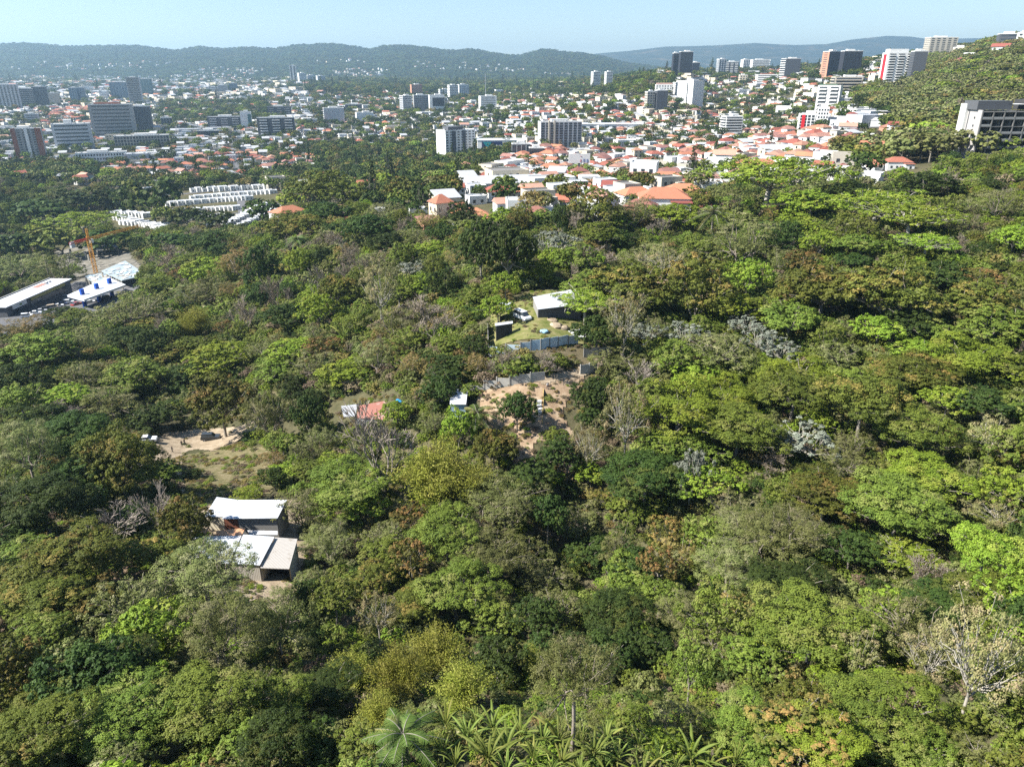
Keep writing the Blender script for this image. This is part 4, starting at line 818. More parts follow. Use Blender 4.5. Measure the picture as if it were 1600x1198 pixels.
    e['label'] = 'tall roadside billboard with a white panel on a dark pole'; e['category'] = 'billboard'
mall()

# ------------------------------------------------------------ houses
def roofmesh(w, d, h, kind, mat, ov=.5):
    a, b = w/2+ov, d/2+ov
    if kind == 'gable': V = [[-a, -b, 0], [a, -b, 0], [a, b, 0], [-a, b, 0], [-a, 0, h], [a, 0, h]]; Q = [[0, 1, 5, 4], [2, 3, 4, 5], [3, 2, 1, 0]]; T3 = [[0, 4, 3], [1, 2, 5]]
    elif kind == 'hip': V = [[-a, -b, 0], [a, -b, 0], [a, b, 0], [-a, b, 0], [-a+b*.9, 0, h], [a-b*.9, 0, h]]; Q = [[0, 1, 5, 4], [2, 3, 4, 5], [3, 2, 1, 0]]; T3 = [[0, 4, 3], [1, 2, 5]]
    else: V = [[-a, -b, 0], [a, -b, 0], [a, b, h], [-a, b, h], [-a, -b, .25], [a, -b, .25], [a, b, h+.25], [-a, b, h+.25]]; return npmesh('roof', V, np.array([[3, 2, 1, 0], [4, 5, 6, 7], [0, 1, 5, 4], [1, 2, 6, 5], [2, 3, 7, 6], [3, 0, 4, 7]]), [mat])
    return npmesh('roof', V, [np.array(Q), np.array(T3)], [mat])
def house_parts(w, d, h, kind, wall, roof, wing=0, floors=1):
    P = [('wall', boxes([((0, 0, -4), (w, d, h+4))] + ([((w*.32, -d*.62, -4), (w*.36, d*.4, h*.8+4))] if wing else [])), wall)]
    R_ = []
    if kind == 'flat':
        P.append(('roof', boxes([((0, 0, h+.02), (w*.97, d*.97, .2))]), roof)); P.append(('parapet', boxes([((0, -d/2+.1, h), (w-.42, .2, .7)), ((0, d/2-.1, h), (w-.42, .2, .7)), ((-w/2+.1, 0, h), (.2, d, .7)), ((w/2-.1, 0, h), (.2, d, .7))]), wall))
    else: P.append(('roof', roofmesh(w, d, min(w, d)*.22, kind, roof), roof))
    if wing and kind != 'flat': P.append(('wing_roof', roofmesh(w*.36, d*.4, .12, 'shed', roof), roof))
    return P
HV = []                                            # variants: list of part lists [(name, mesh, loc, scale)]
def mkvariant(w, d, h, kind, wall, roof, wing, nwin, floors):
    L = []
    for nm, g, m in house_parts(w, d, h, kind, wall, roof, wing):
        if isinstance(g, tuple): L.append((nm, npmesh(nm, g[0], g[1], [m]), (0, 0, 0), None))
        else: L.append((nm, g, (0, 0, h+.02) if nm == 'roof' else (w*.32, -d*.62, h*.8+.02), None))
    for f in range(floors):
        for k in range(nwin):
            L.append(('window', cube(GLASS), ((k+.5)/nwin*w*.9-w*.45, -d/2-.03 if not (wing and k == nwin-1) else -d*.82-.03, .9+f*2.8), (1.3, .15, 1.2)))
        L.append(('window', cube(GLASS), (-w/2-.03, 0, .9+f*2.8), (.15, 1.5, 1.2)))
    if w > 9: L.append(('door', cube(MW['brick']), (w*.02, -d/2-.035, 0), (1.0, .12, 2.1)))
    HV.append((L, w, d, h))
for a in [(12,9,3.2,'hip','white',0,1,3,1),(10,8,5.8,'gable','white',0,0,3,2),(14,9,3.4,'gable','cream',0,1,3,1),(9,8,5.6,'hip','cream',1,0,2,2),(13,10,3.4,'hip','peach',1,1,3,1),(11,9,5.8,'gable','white',2,1,3,2),
          (12,10,3.6,'flat','white','L',1,3,1),(10,9,6.2,'flat','white','W',0,3,2),(14,9,3.6,'flat','lgrey','G',0,3,1),(9,8,5.8,'shed','cream','G',0,2,2),(12,8,3.4,'gable','lgrey','G',0,3,1),(9,7,3.0,'flat','white','W',0,2,1),
          (16,11,4.0,'hip','white',0,1,4,1),(11,8,6,'flat','beige','D',1,3,2),(24,13,7,'flat','white','L',1,6,2),(30,16,5.5,'flat','lgrey','W',0,7,1),(20,15,8.5,'flat','cream','D',1,5,3)]:
    rm = {'L': ROOFL, 'W': ROOFW, 'G': ROOFG, 'D': ROOFD}.get(a[5]) or TILE[a[5]]; mkvariant(a[0], a[1], a[2], a[3], MW[a[4]], rm, a[6], a[7], a[8])
TILED, FLAT = [0, 1, 2, 3, 4, 5, 12], [6, 7, 8, 9, 10, 11, 13]*4 + [14, 15, 16]
HLOOK = ['white terracotta hip-roofed bungalow', 'tall white terracotta gabled house', 'cream terracotta gabled bungalow', 'tall cream brown-tiled house', 'peach brown-tiled bungalow', 'tall white pink-tiled house',
         'white flat-roofed bungalow', 'tall white flat-roofed house', 'grey flat-roofed house', 'cream metal-roofed house', 'grey metal-gabled house', 'small white box house', 'wide white terracotta-roofed house', 'beige dark-roofed house', 'large white flat-roofed block', 'long pale shed-like block', 'three storey cream block']
HOUSES = []
def house(vi, x, y, z, yaw, s=1.0, label=None, px=0, py=0):
    L, w, d, h = HV[vi]; e = empty('tiled_roof_house' if vi in TILED else 'flat_roof_house', (x, y, z), yaw); e.scale = (s, s, s*1.22); e['category'] = 'house'
    for nm, me, loc, scl in L:
        o = link(nm, me, e, loc)
        if scl: o.scale = scl
    HOUSES.append((e, px, py, vi, label)); return e
def hq(vi, px, py, Wpx, rot=0, label=None):
    p, d = at(px, py); w = HV[vi][1]; s = Wpx*d/F/(w*cos(R(rot))+HV[vi][2]*abs(sin(R(rot)))); return house(vi, p.x, p.y, p.z, facing(p.x, p.y)+R(rot), s, label, px, py)

# ------------------------------------------------------------ hills on the horizon
def hillmat(name, a, b, c):
    t = NT(name); n = t.noise(.004, 8, .65, 'World'); n2 = t.noise(.05, 4, .7, 'World'); col = t.ramp(n, [(.35, a), (.55, b), (.72, c)])
    col = t.mix(t.math('MULTIPLY', n2, .6), col, tuple(x*.45 for x in a)); t.bump(n2, 1, 14); return t.done(col, 1, .05)
def ridge(name, prof, tf, tc, mat, seed, amp=.16):
    """hill range: crest heights at given bearings, foot at depth tf, crest at depth tc"""
    P = np.array(prof, float); dx, dy, dz = ray(P[:, 0], P[:, 1]); X, Y, Z = dx*tc, dy*tc, dz*tc + CZ; az = np.arctan2(X, Y); D = np.hypot(X, Y)
    na, nr = 420, 60; A = np.linspace(az.min()-.12, az.max()+.12, na); s = np.linspace(0, 1.5, nr); ss, AA = np.meshgrid(s, A, indexing='ij')
    Dc = np.interp(AA, az, D); H = np.interp(AA, az, Z); rr = Dc*(tf/tc + (1-tf/tc)*ss)
    x, y = rr*np.sin(AA), rr*np.cos(AA); f = np.where(ss < 1, ss**1.25*(1.6-.6*ss), 1 - (ss-1)*1.1)
    fb = sum(vn(x, y, 900/2**k, seed+k)*.5**k for k in range(5)); rg = (1-np.abs(vn(x, y, 420, seed+9)*2-1))*.6 + (1-np.abs(vn(x, y, 190, seed+8)*2-1))*.25 + fb*.25
    b0 = np.interp(AA, az, np.full(len(az), 96.)); z = b0 - 12 + (H-b0+12)*f*(1 - amp*4*(ss*(1-np.clip(ss, 0, 1))) * (1.4-rg)) + (fb-1)*6*(ss > .9)
    z = np.where(ss <= .02, b0-40, z)
    i = np.arange(nr-1)[:, None]*na; j = np.arange(na-1)[None]
    o = link(name, npmesh(name, np.stack([x, y, z], -1).reshape(-1, 3), np.stack([i+j, i+na+j, i+na+j+1, i+j+1], -1).reshape(-1, 4)[:, ::-1], [mat], smooth=True)); setp(o, kind='structure')
    def hz(px, tt):                                # height of this range at a photo column and depth
        a = np.arctan2(*ray(px, 118)[:2]); return a
    return x, y, z
HN = ridge('near_hills', [(-250,72),(0,68),(40,66),(100,72),(150,71),(210,70),(250,75),(275,78),(310,72),(350,76),(385,73),(430,76),(460,70),(520,68),(550,72),(580,77),(600,71),(640,70),(700,78),(740,76),(790,86),(815,86),(850,76),(870,79),(900,82),(935,86),(975,98),(1050,108),(1200,116),(1500,124)], 4100, 6400, hillmat('wooded hills', (.018,.036,.012), (.035,.055,.02), (.10,.085,.05)), 2)
HF = ridge('far_hills', [(820,110),(930,84),(980,80),(1040,73),(1090,72),(1140,70),(1180,67),(1200,68),(1240,70),(1290,69),(1330,62),(1385,56),(1420,57),(1450,61),(1520,60),(1560,60),(1620,64),(1750,70),(1900,75)], 7600, 10500, hillmat('distant wooded hills', (.022,.038,.018), (.05,.06,.03), (.20,.15,.09)), 5)

# ------------------------------------------------------------ the city: houses that stand out, then the rest
if not globals().get('NOCITY'):
    near = [(12,735,352,60,8,'pink walled house with long terracotta roof beside the dark evergreen'),(0,757,350,34,-20,None),(5,790,338,40,15,'white house with faded pink roof and dark windows behind the pink house'),(1,815,322,36,-12,None),
     (7,812,345,44,5,'white flat roofed house with pairs of tall windows above the forest edge'),(6,842,338,44,8,None),(3,838,352,30,0,None),(0,850,310,40,20,None),(12,875,322,44,-15,'orange roofed house left of the mint gabled house'),(0,858,296,34,10,None),
     (12,935,322,50,18,'large terracotta roof with sloping wings left of the widest roof'),(2,965,305,52,-10,'broad orange tile roof above the round green trees'),(0,930,298,40,14,None),(12,1035,330,80,6,'widest terracotta roofed villa at the forest edge'),(4,1000,336,52,-8,'pale orange roof just in front of the widest villa'),(12,1065,318,70,12,'terracotta villa behind the widest villa'),(2,1090,334,40,0,None),
     (12,1040,300,66,4,'long low terracotta roof behind the big villas'),(6,1105,300,44,6,None),(7,1005,287,44,-6,None),(12,880,284,38,12,None),(0,860,270,30,5,None),(6,1125,268,46,0,None),(8,1090,285,46,8,None),(7,920,300,34,10,None),(3,905,285,28,15,None),(9,870,290,30,-10,None),
     (12,1200,300,50,8,None),(12,1190,272,52,10,'brown roofed villa above the bright flat-topped tree'),(4,1222,268,34,-12,None),(0,1165,265,36,20,None),(5,1130,262,36,12,None),(6,1140,290,44,4,None),
     (12,1360,268,48,-32,'house with a big gable showing a dark open front at the slope foot'),(12,1400,264,44,22,'terracotta house with hip roof right of the big gable house'),(1,1358,250,34,8,None),(13,1318,270,44,6,'pinkish tile house left of the big gable house'),(12,1284,270,34,4,None),(11,1330,282,40,6,None),(6,1355,286,44,-10,None),(5,1400,228,30,8,None),(1,1398,212,26,12,None),(3,1394,243,30,-6,None),
     (12,452,345,58,32,'white walled house with red-orange roof slope at left of centre'),(3,535,344,24,0,None),(2,543,350,26,-14,None),(10,548,300,26,0,None),(8,572,318,32,5,None),(0,688,300,24,0,None),(0,660,306,22,10,None),(6,590,335,24,0,None),(13,432,296,30,10,None),
     (1,1470,165,16,10,None),(11,1462,98,18,0,None),(6,1520,96,30,5,None),(4,1500,105,30,12,None),(1,1560,92,26,-8,None),(6,1480,108,22,0,None),(11,1432,122,26,0,None),(3,1478,196,22,16,None),(4,1495,186,34,-10,None),(2,1335,200,26,8,None),(5,1322,214,26,4,None),(6,1225,178,26,0,None)]
    for vi, px, py, w_, rot, lab in near: hq(vi, px, py, w_, rot, lab)
    # the cream tower house
    p, d = at(695, 350); e = empty('tower_house', p, facing(p.x, p.y)+R(28)); c = B['cream']
    part('wall', c, e, (-1.5, 0, -3), (7.5, 7, 12)); part('bay_wall', c, e, (5, -1, -3), (6, 7, 9.5)); part('low_wing', B['peach'], e, (-8, -4, -3), (10, 6, 6))
    link('roof', roofmesh(7.5, 7, 3, 'hip', TILE[0], .5), e, (-1.5, 0, 9.02)); link('roof', roofmesh(6, 7, 1.6, 'gable', TILE[0], .4), e, (5.2, -1, 6.52)); o = link('roof', roofmesh(11, 6, 1.2, 'shed', TILE[2], .3), e, (-8, -4, 3.02))
    for k, (x, y, z) in enumerate([(-3.6, -3.55, 5.6), (-.2, -3.55, 5.6), (3.5, -4.55, 3), (6, -4.55, 3), (3.5, -4.55, .3)]): part('window', GLASS, e, (x, y, z), (1, .15, 1.6 if k < 2 else 1.8))
    for y in (-2, 1.5): part('window', GLASS, e, (-5.3, y, 5.6), (.15, 1, 1.6))
    e['label'] = 'cream three storey tower house with terracotta hip roof at the forest edge'; e['category'] = 'house'
    # rows of white town houses on the left
    rowspec = [((182,342),(258,360),11,14),((178,336),(232,340),7,14),((262,322),(392,312),14,13),((268,334),(372,328),11,13),((300,312),(430,302),13,12),((352,356),(418,322),13,14),((372,358),(436,328),11,12)]
    rowspec += [((300,300),(440,294),11,13),((190,350),(262,356),8,12),((286,343),(350,340),6,12)]
    for (a, b, n, w_) in rowspec:
        n = int(n*1.5)
        for k in range(n):
            t = (k+.5)/n; px, py = a[0]+(b[0]-a[0])*t, a[1]+(b[1]-a[1])*t; hq(7 if k % 2 else 11, px, py, w_*1.15, 14, 'ROW').scale.z *= .68 if k % 2 else .95
    # remaining houses and the trees of the city
    rng = np.random.default_rng(21)
    def cityp(px, py):
        pr = np.full(px.shape, .38); red = np.full(px.shape, .2); tr = np.full(px.shape, .62)
        def reg(P, p=None, r=None, t=None):
            k = inpoly(px, py, P)
            if p is not None: pr[k] = p
            if r is not None: red[k] = r
            if t is not None: tr[k] = t
        reg([(0,250),(300,262),(430,270),(430,300),(0,330)], .10, .6, .95); reg([(440,232),(780,225),(860,262),(700,330),(440,330)], .07, .6, .97); reg([(640,268),(830,262),(860,300),(700,330)], .18, .7, .9)
        reg([(300,236),(480,225),(500,262),(360,285),(150,275),(150,250)], .5, .6, .5); reg([(820,235),(1120,225),(1130,330),(700,345),(720,300)], .58, .55, .5)
        reg([(1130,205),(1250,210),(1420,205),(1440,245),(1400,290),(1130,300)], .82, .75, .45); reg([(0,160),(480,158),(480,235),(0,262)], .6, .14, .5); reg([(60,172),(190,168),(190,200),(60,200)], .6, .7, .4)
        reg([(480,112),(930,112),(1060,125),(1060,150),(960,165),(760,158),(480,150)], .05, .3, .98); reg([(250,160),(420,158),(420,192),(250,196)], .12, .4, .9); reg([(1080,120),(1480,110),(1440,170),(1340,175),(1260,190),(1080,190)], .42, .35, .6)
        reg([(0,115),(480,112),(480,158),(0,165)], .66, .12, .4); reg([(880,95),(1060,100),(1050,119),(880,113)], .3, .3, .6); reg([(820,150),(1120,150),(1130,235),(820,235)], .5, .4, .6)
        return pr, red, tr
    cand = []
    for y0, y1, st in ((275, 1250, 13.5), (1250, 2400, 17), (2400, 4700, 27)):
        gx, gy, gz, px, py, d = scatter(y0, y1, st, .80, .16); bb = np.interp(px, BND[:, 0], BND[:, 1]); ok = (py < bb+2) & ~blocked(px, py-3) & ~inpoly(px, py, HILLP) & ~((px > 1430) & (py < 260) & (d < 1400))
        rd = (np.abs(((gx*.94+gy*.34) % 96)-48) > 44) | (np.abs(((gy*.94-gx*.34) % 150)-75) > 70)
        pr, red, tr = cityp(px, py); pr = pr*np.where(vn(gx, gy, 130, 4) > .42, 1.15, .55); u = rng.uniform(0, 1, len(px)); H_ = ok & (u < pr) & ~rd; 
        for (bx, by, bw, bh, r_) in BLD: H_ &= ~((np.abs(px-bx) < bw*.5+2) & (py < by+1.5) & (py > by-3))
        for s_ in HOUSES:
            H_ &= ~((np.abs(gx-s_[0].location.x) < 12) & (np.abs(gy-s_[0].location.y) < 12))
        T_ = ok & ~H_ & (~rd | (rng.uniform(0, 1, len(px)) < .25)) & (rng.uniform(0, 1, len(px)) < tr); cand.append((gx, gy, gz, px, py, d, H_, T_, red, st))
    H = [np.concatenate([c[i][c[6]] for c in cand]) for i in (0, 1, 2, 3, 4, 5, 8)]; stp = np.concatenate([np.full(c[6].sum(), c[9]) for c in cand])
    order = np.argsort(H[5]); vi = np.where(rng.uniform(0, 1, len(order)) < H[6], rng.choice(TILED, len(order)), rng.choice(FLAT, len(order)))
    infr = (H[3] > -5) & (H[3] < 1605); yaw0 = R(20) + (vn(H[0], H[1], 300, 7) > .5)*R(35) + rng.uniform(-.06, .06, len(order)); yaw0 += (rng.uniform(0, 1, len(order)) < .3)*pi/2
    quota = {True: 292, False: 292}; used = {t: sum((h[3] in TILED) == t for h in HOUSES) for t in (True, False)}; rest = []
    for i in order:
        t = bool(vi[i] in TILED)
        if infr[i] and used[t] < quota[t]: house(int(vi[i]), H[0][i], H[1][i], H[2][i], yaw0[i], rng.uniform(.85, 1.15)*stp[i]/13.5, None, H[3][i], H[4][i]); used[t] += 1
        else: rest.append(i)
    srcs = []
    for (L, w, d_, h_) in HV:
        Vs, Fs, ms, mi, o_ = [], {3: [], 4: []}, [], {3: [], 4: []}, 0
        for nm, me, loc, scl in L:
            v = np.empty(len(me.vertices)*3); me.vertices.foreach_get('co', v); v = v.reshape(-1, 3)*(np.array(scl) if scl else 1) + np.array(loc)
            if me.materials[0] not in ms: ms.append(me.materials[0])
            for pl in me.polygons: Fs[len(pl.vertices)].append([q+o_ for q in pl.vertices]); mi[len(pl.vertices)].append(ms.index(me.materials[0]))
            Vs.append(v); o_ += len(v)
        me = npmesh('house', np.concatenate(Vs), [np.array(Fs[k]) for k in (3, 4) if Fs[k]], ms, midx=np.array(mi[3]+mi[4])); srcs.append(bpy.data.objects.new('house', me))
    for k, s_ in enumerate(srcs): SRC[('house', k)] = s_
    rest = np.array(rest); o = stuff('distant_houses', 'small pale and red roofed houses spread through the distant city', [('house', k) for k in range(len(srcs))], np.stack([H[0], H[1], H[2]], 1)[rest], vi[rest], stp[rest]/13.5*rng.uniform(.8, 1.1, len(rest)), 1.0)
    a = o.data.attributes['rot']; q = np.zeros((len(rest), 3), np.float32); q[:, 2] = yaw0[rest]; a.data.foreach_set('vector', q.ravel())
    T = [np.concatenate([c[i][c[7]] for c in cand]) for i in (0, 1, 2, 3, 4, 5)]; ts = np.concatenate([np.full(c[7].sum(), c[9]) for c in cand]); n = len(T[0])
    libs = [FAR['D'][0], FAR['D'][1], FAR['G'][0], FAR['M'][0], FAR['O'][0], FAR['G'][1], FAR['L'][0], FAR['A'][0], FAR['C'][0], FAR['Y'][0], FAR['R'][0]]
    w = pick(libs, [24, 20, 16, 14, 9, 10, 4, 2, 2, 1.5, 3], n); stuff('city_trees', 'tree crowns between the houses of the city', libs, np.stack([T[0], T[1], T[2]-.5], 1), w, ts/13.5*rng.uniform(3.2, 6.6, n), np.where(w == 8, 1.3, .85))
    # more trees in front gaps: second offset layer
    gx, gy, gz, px, py, d = scatter(330, 1500, 15, .8); bb = np.interp(px, BND[:, 0], BND[:, 1]); pr, red, tr = cityp(px, py); rd = (np.abs(((gx*.94+gy*.34) % 96)-48) > 45) | (np.abs(((gy*.94-gx*.34) % 150)-75) > 71); k = (py < bb+4) & (~rd | (pr < .2)) & ~(blocked(px, py-3) & (rng.uniform(0, 1, len(px)) < .93)) & ~inpoly(px, py, HILLP) & (rng.uniform(0, 1, len(px)) < np.where(pr < .2, .9, .30)); n = k.sum()
    w = pick(libs, [24, 20, 16, 14, 9, 10, 4, 2, 2, 1.5, 3], n); stuff('garden_trees', 'garden and street trees among the nearer city blocks', libs, np.stack([gx, gy, gz-.4], 1)[k], w, rng.uniform(2.6, 6.0, n)*np.where(pr[k] < .2, 1.2, .8), np.where(w == 8, 1.3, .9))
    # tree canopy of the nearer hill range, and the settlement on its foot
    x, y, z = HN; k = (rng.uniform(0, 1, x.shape) < 0); ii = rng.integers(2, 41, 12000); jj = rng.integers(0, x.shape[1]-1, 12000); px, py, d = proj(x[ii, jj], y[ii, jj], z[ii, jj])
    foot = (rng.uniform(0, 1, 12000) < np.clip(1.15 - ii/17, 0, 1)) & (vn(x[ii, jj], y[ii, jj], 420, 31) > .5) & (px < 1100); n = foot.sum()
    o = stuff('hillside_settlement', 'dense small pale houses climbing the foot of the hills', [('house', k) for k in (8, 10, 9, 13, 5, 7)], np.stack([x[ii, jj], y[ii, jj], z[ii, jj]], 1)[foot], rng.integers(0, 6, n), rng.uniform(.9, 1.6, n), 1.0)
    extra_n = 26000; ii = rng.integers(1, 44, extra_n); jj = rng.integers(0, x.shape[1]-1, extra_n); u = rng.uniform(0, 1, extra_n)[:, None]
    Pm = np.stack([x, y, z], -1); P = Pm[ii, jj]*(1-u) + Pm[ii+1, jj+1]*u
    stuff('hill_forest', 'woods covering the nearer hills', [FAR['D'][0], FAR['G'][0], FAR['M'][1]], P - [0, 0, 5], rng.integers(0, 3, extra_n), rng.uniform(6, 12, extra_n), .6)
def road(name, pts, wid):
    P = []; 
    for a, b in zip(pts[:-1], pts[1:]):
        for k in range(10): t = k/10; P.append(at(a[0]+(b[0]-a[0])*t, a[1]+(b[1]-a[1])*t)[0])
    P.append(at(*pts[-1])[0]); P = np.array([list(p) for p in P]); T = unit(np.gradient(P, axis=0)*[1, 1, 0]); N_ = np.stack([-T[:, 1], T[:, 0], 0*T[:, 0]], 1)
    Lf, Rt = P+N_*wid/2, P-N_*wid/2; Lf[:, 2] = terr(Lf[:, 0], Lf[:, 1])+.25; Rt[:, 2] = terr(Rt[:, 0], Rt[:, 1])+.25; n = len(P); i = np.arange(n-1)
    o = link(name, npmesh(name, np.r_[Lf, Rt], np.stack([i+n, i+n+1, i+1, i], 1), [ASPH], smooth=True)); setp(o, kind='structure')
for nm, pts, w_ in [('road', [(276,262),(285,250),(297,238),(304,224)], 12), ('road', [(1000,196),(1014,208),(1040,222),(1062,240)], 12), ('road', [(560,178),(640,196),(730,204),(860,212)], 11), ('road', [(100,262),(240,268),(330,262)], 10)]: road(nm, pts, w_)
def streets():
    Vs, Fs, o_ = [], [], 0
    for (nx, ny), per, wid, lo, hi in (((.94, .34), 96, 6.5, -14, 22), ((-.34, .94), 150, 8, 1, 12)):
        tx, ty = -ny, nx
        for k in range(lo, hi):
            s_ = np.arange(-1500, 1700, 9.0); cx, cy = nx*per*k + tx*s_, ny*per*k + ty*s_; L = [np.stack([cx+nx*w, cy+ny*w, terr(cx+nx*w, cy+ny*w)+.3], 1) for w in (-wid/2, wid/2)]
            px, py, d = proj(cx, cy, L[0][:, 2]); ok = (cy > 330) & (cy < 1500) & (px > -250) & (px < 1900) & (py < np.interp(px, BND[:, 0], BND[:, 1])-3) & ~inpoly(px, py, HILLP) & ~((px > 1430) & (py < 262)); n = len(s_)
            i = np.where(ok[:-1] & ok[1:])[0]; Vs.append(np.r_[L[0], L[1]]); Fs.append(np.stack([i, i+n, i+n+1, i+1], 1)+o_ if nx > 0 and False else np.stack([i, i+1, i+n+1, i+n], 1)+o_); o_ += 2*n
    setp(link('streets', npmesh('streets', np.concatenate(Vs), np.concatenate(Fs), [ASPH], smooth=True)), kind='structure')
streets()

# ------------------------------------------------------------ huts, compound, filling station and site
def hp(px, py, h): return Vector(at(px, py, h)[0].to_tuple()) + Vector((0, 0, h))
def onplane(px, py, z):
    dx, dy, dz = ray(px, py); t = (z-CZ)/float(dz); return Vector((float(dx)*t, float(dy)*t, z))
def slab(name, par, org, corners, th, mat, uvs=True):
    """sheet with real thickness through photo corners given as (x, y, height above ground)"""
    zs = par['zref'] if 'zref' in par else None
    Q = [(onplane(c[0], c[1], zs + c[2]) if zs is not None else hp(*c)) - org for c in corners]; V = [list(q) for q in Q] + [[q.x, q.y, q.z-th] for q in Q]; n = len(Q)
    idx = [[list(range(n))], [list(range(2*n-1, n-1, -1))]]; me = npmesh(name, V, [np.array(idx[0]), np.array(idx[1]), np.array([[i, (i+1) % n, (i+1) % n+n, i+n] for i in range(n)])[:, ::-1]], [mat])
    if n == 4:
        uv = me.uv_layers.new(name='uv'); L = [(Q[1]-Q[0]).length, (Q[3]-Q[0]).length]; c4 = [(0, 0), (L[0]*.3, 0), (L[0]*.3, L[1]*.3), (0, L[1]*.3)]
        for pl in me.polygons:
            for li in pl.loop_indices: uv.data[li].uv = c4[me.loops[li].vertex_index % 4]
    me.update(); return link(name, me, par)
def wallbetween(name, par, org, a, b, z0, z1, th, mat):
    """upright wall panel between two ground points (world)"""
    m = (a+b)/2; L = (b-a).length; zb = min(terr(a.x, a.y), terr(b.x, b.y), terr(m.x, m.y)) + z0; part(name, mat, par, (m.x-org.x, m.y-org.y, float(zb)-org.z), (L, th, float(max(terr(a.x, a.y), terr(b.x, b.y)) + z1 - zb)), atan2(b.y-a.y, b.x-a.x))
PLANK = NT('weathered planks'); w_ = PLANK.new('ShaderNodeTexWave'); w_.inputs['Scale'].default_value = 5; tc = PLANK.new('ShaderNodeTexCoord'); PLANK.l(tc.outputs['Object'], w_.inputs['Vector']); PLANK = PLANK.done(PLANK.mix(w_.outputs[0], (.30, .26, .21), (.52, .48, .41)), .9, .1)
CONC = plain('weathered precast concrete', (.50, .48, .43), sc=1.2, var=.2); SHEETB = metalroof('faded blue metal sheet', (.50, .63, .72), (.72, .76, .78), .8); RUSTR = metalroof('rust red metal roof', (.44, .19, .14), (.50, .38, .33), .8); ORNR = metalroof('orange rusted metal roof', (.58, .30, .15), (.5, .35, .25), .4)
ZINC = metalroof('bright zinc roof', (.60, .63, .66), (.48, .42, .35), .4); ZINC2 = metalroof('worn zinc roof', (.44, .41, .37), (.30, .26, .21), .75)
def hut(name, label, roofs, walls):
    c0 = roofs[0][0][0]; org = at(c0[0], c0[1], c0[2])[0]; e = empty(name, org)
    al = [c for r in roofs for c in r[0]]; mx, my, mh = [sum(c[i] for c in al)/len(al) for i in range(3)]; zr = at(mx, my, mh)[0].z + .25; e['zref'] = zr
    for corners, mat in roofs: slab('roof', e, org, corners, .1, mat)
    for nm, (ax, ay, ah), (bx, by, bh), top, mat in walls:
        a, b = onplane(ax, ay, zr+ah), onplane(bx, by, zr+bh); m = (a+b)/2; zb = min(terr(a.x, a.y), terr(b.x, b.y)) - .6
        part(nm, mat, e, (m.x-org.x, m.y-org.y, float(zb)-org.z), ((b-a).to_2d().length, .18, zr+min(top, ah, bh)-.1-float(zb)), atan2(b.y-a.y, b.x-a.x))
    del e['zref']
    e['label'] = label; e['category'] = 'hut'; return e
hut('block_hut', 'block walled hut with bluish white metal roof beside the dry grass slope', [([(338.5,776,3.4),(371,780.4,3.3),(352.3,807.2,2.7),(319.5,806.5,2.7)], ZINC), ([(371.6,780.8,3.6),(448.4,780.4,3.6),(433.8,808.8,2.9),(346.6,810,2.9)], ROOFW)],
    [('wall', (322,804,2.7), (349,806,2.8), 2.6, B['cream']), ('wall', (350,808,2.8), (371,808,2.8), 2.75, B['brick']), ('wall', (371.5,808,2.8), (432,807,2.8), 2.78, B['block']), ('wall', (322,804,2.7), (339.5,778,3.3), 2.6, B['block']), ('wall', (432,806,2.8), (446,782,3.4), 2.8, B['block']), ('wall', (341,779,3.3), (445,782.6,3.4), 2.9, B['block'])])
_Z3 = ZINC2
hut('plank_hut', 'row of lean-to huts under three joined worn zinc roofs and an orange strip', [([(300,838,3.0),(377.6,836.5,3.2),(358,880,2.7),(290,877,2.7)], ZINC), ([(337.7,829,3.2),(337.7,836.3,3.0),(377.6,836.3,3.0),(383.3,823.8,3.3)][::-1], ORNR), ([(380,834.6,3.7),(428.9,838.2,3.7),(406,882.4,3.0),(359.7,879.7,3.0)], ZINC), ([(429.7,839,3.3),(464.7,841.4,3.3),(451.7,888.3,2.6),(406.6,886.7,2.6)], ZINC2), ([(386.5,828,2.4),(433.8,829,2.4),(433.8,835,2.1),(390,835,2.1)], ROOFG)],
    [('plank_wall', (362,879,2.9), (405,881,2.9), 2.9, PLANK), ('plank_wall', (382,836,3.6), (362,878,2.9), 2.9, PLANK), ('plank_wall', (427,840,3.6), (406,880,3), 3.0, PLANK), ('plank_wall', (462,843,3.2), (451,878,2.7), 2.6, PLANK), ('back_wall', (430,842,3.3), (462,843,3.3), 3.0, B['block']), ('wall', (302,840,2.9), (376,838,2.9), 2.8, B['block']), ('wall', (292,876,2.6), (358,878,2.6), 2.5, PLANK), ('shade_fill', (420,860,3.0), (455,862,3.0), 2.4, B['dark'])])  # near-black inner panel stands in for the shade beneath the worn zinc roof
e = hut('white_roof_hut', 'tiny hut with a square white roof by the concrete fence', [([(704.8,608,3.2),(731,608,3.2),(728,631.4,2.7),(702.6,631.4,2.7)], ROOFW)], [('wall', (704,630,2.7), (727,630,2.7), 2.6, B['lblue']), ('wall', (704,630,2.7), (706,610,3.1), 2.7, B['block']), ('wall', (727,630,2.7), (729.6,610,3.1), 2.7, B['block']), ('wall', (706,610,3.1), (729.6,610,3.1), 3, B['block'])])
hut('red_roof_hut', 'low hut with a rust red metal roof behind the big leafless tree', [([(560.6,633.6,3.1),(603.4,625.4,3.2),(602.7,655.4,2.5),(556.8,652.4,2.5)], RUSTR), ([(533,634,2.5),(559,631,2.6),(555,650,2.2),(537,651,2.2)], ROOFG)], [('wall', (558,652,2.5), (602,654,2.5), 2.4, B['grey']), ('wall', (558,652,2.5), (561,635,3), 2.5, B['grey']), ('wall', (602,654,2.5), (603,628,3), 2.5, B['grey'])])
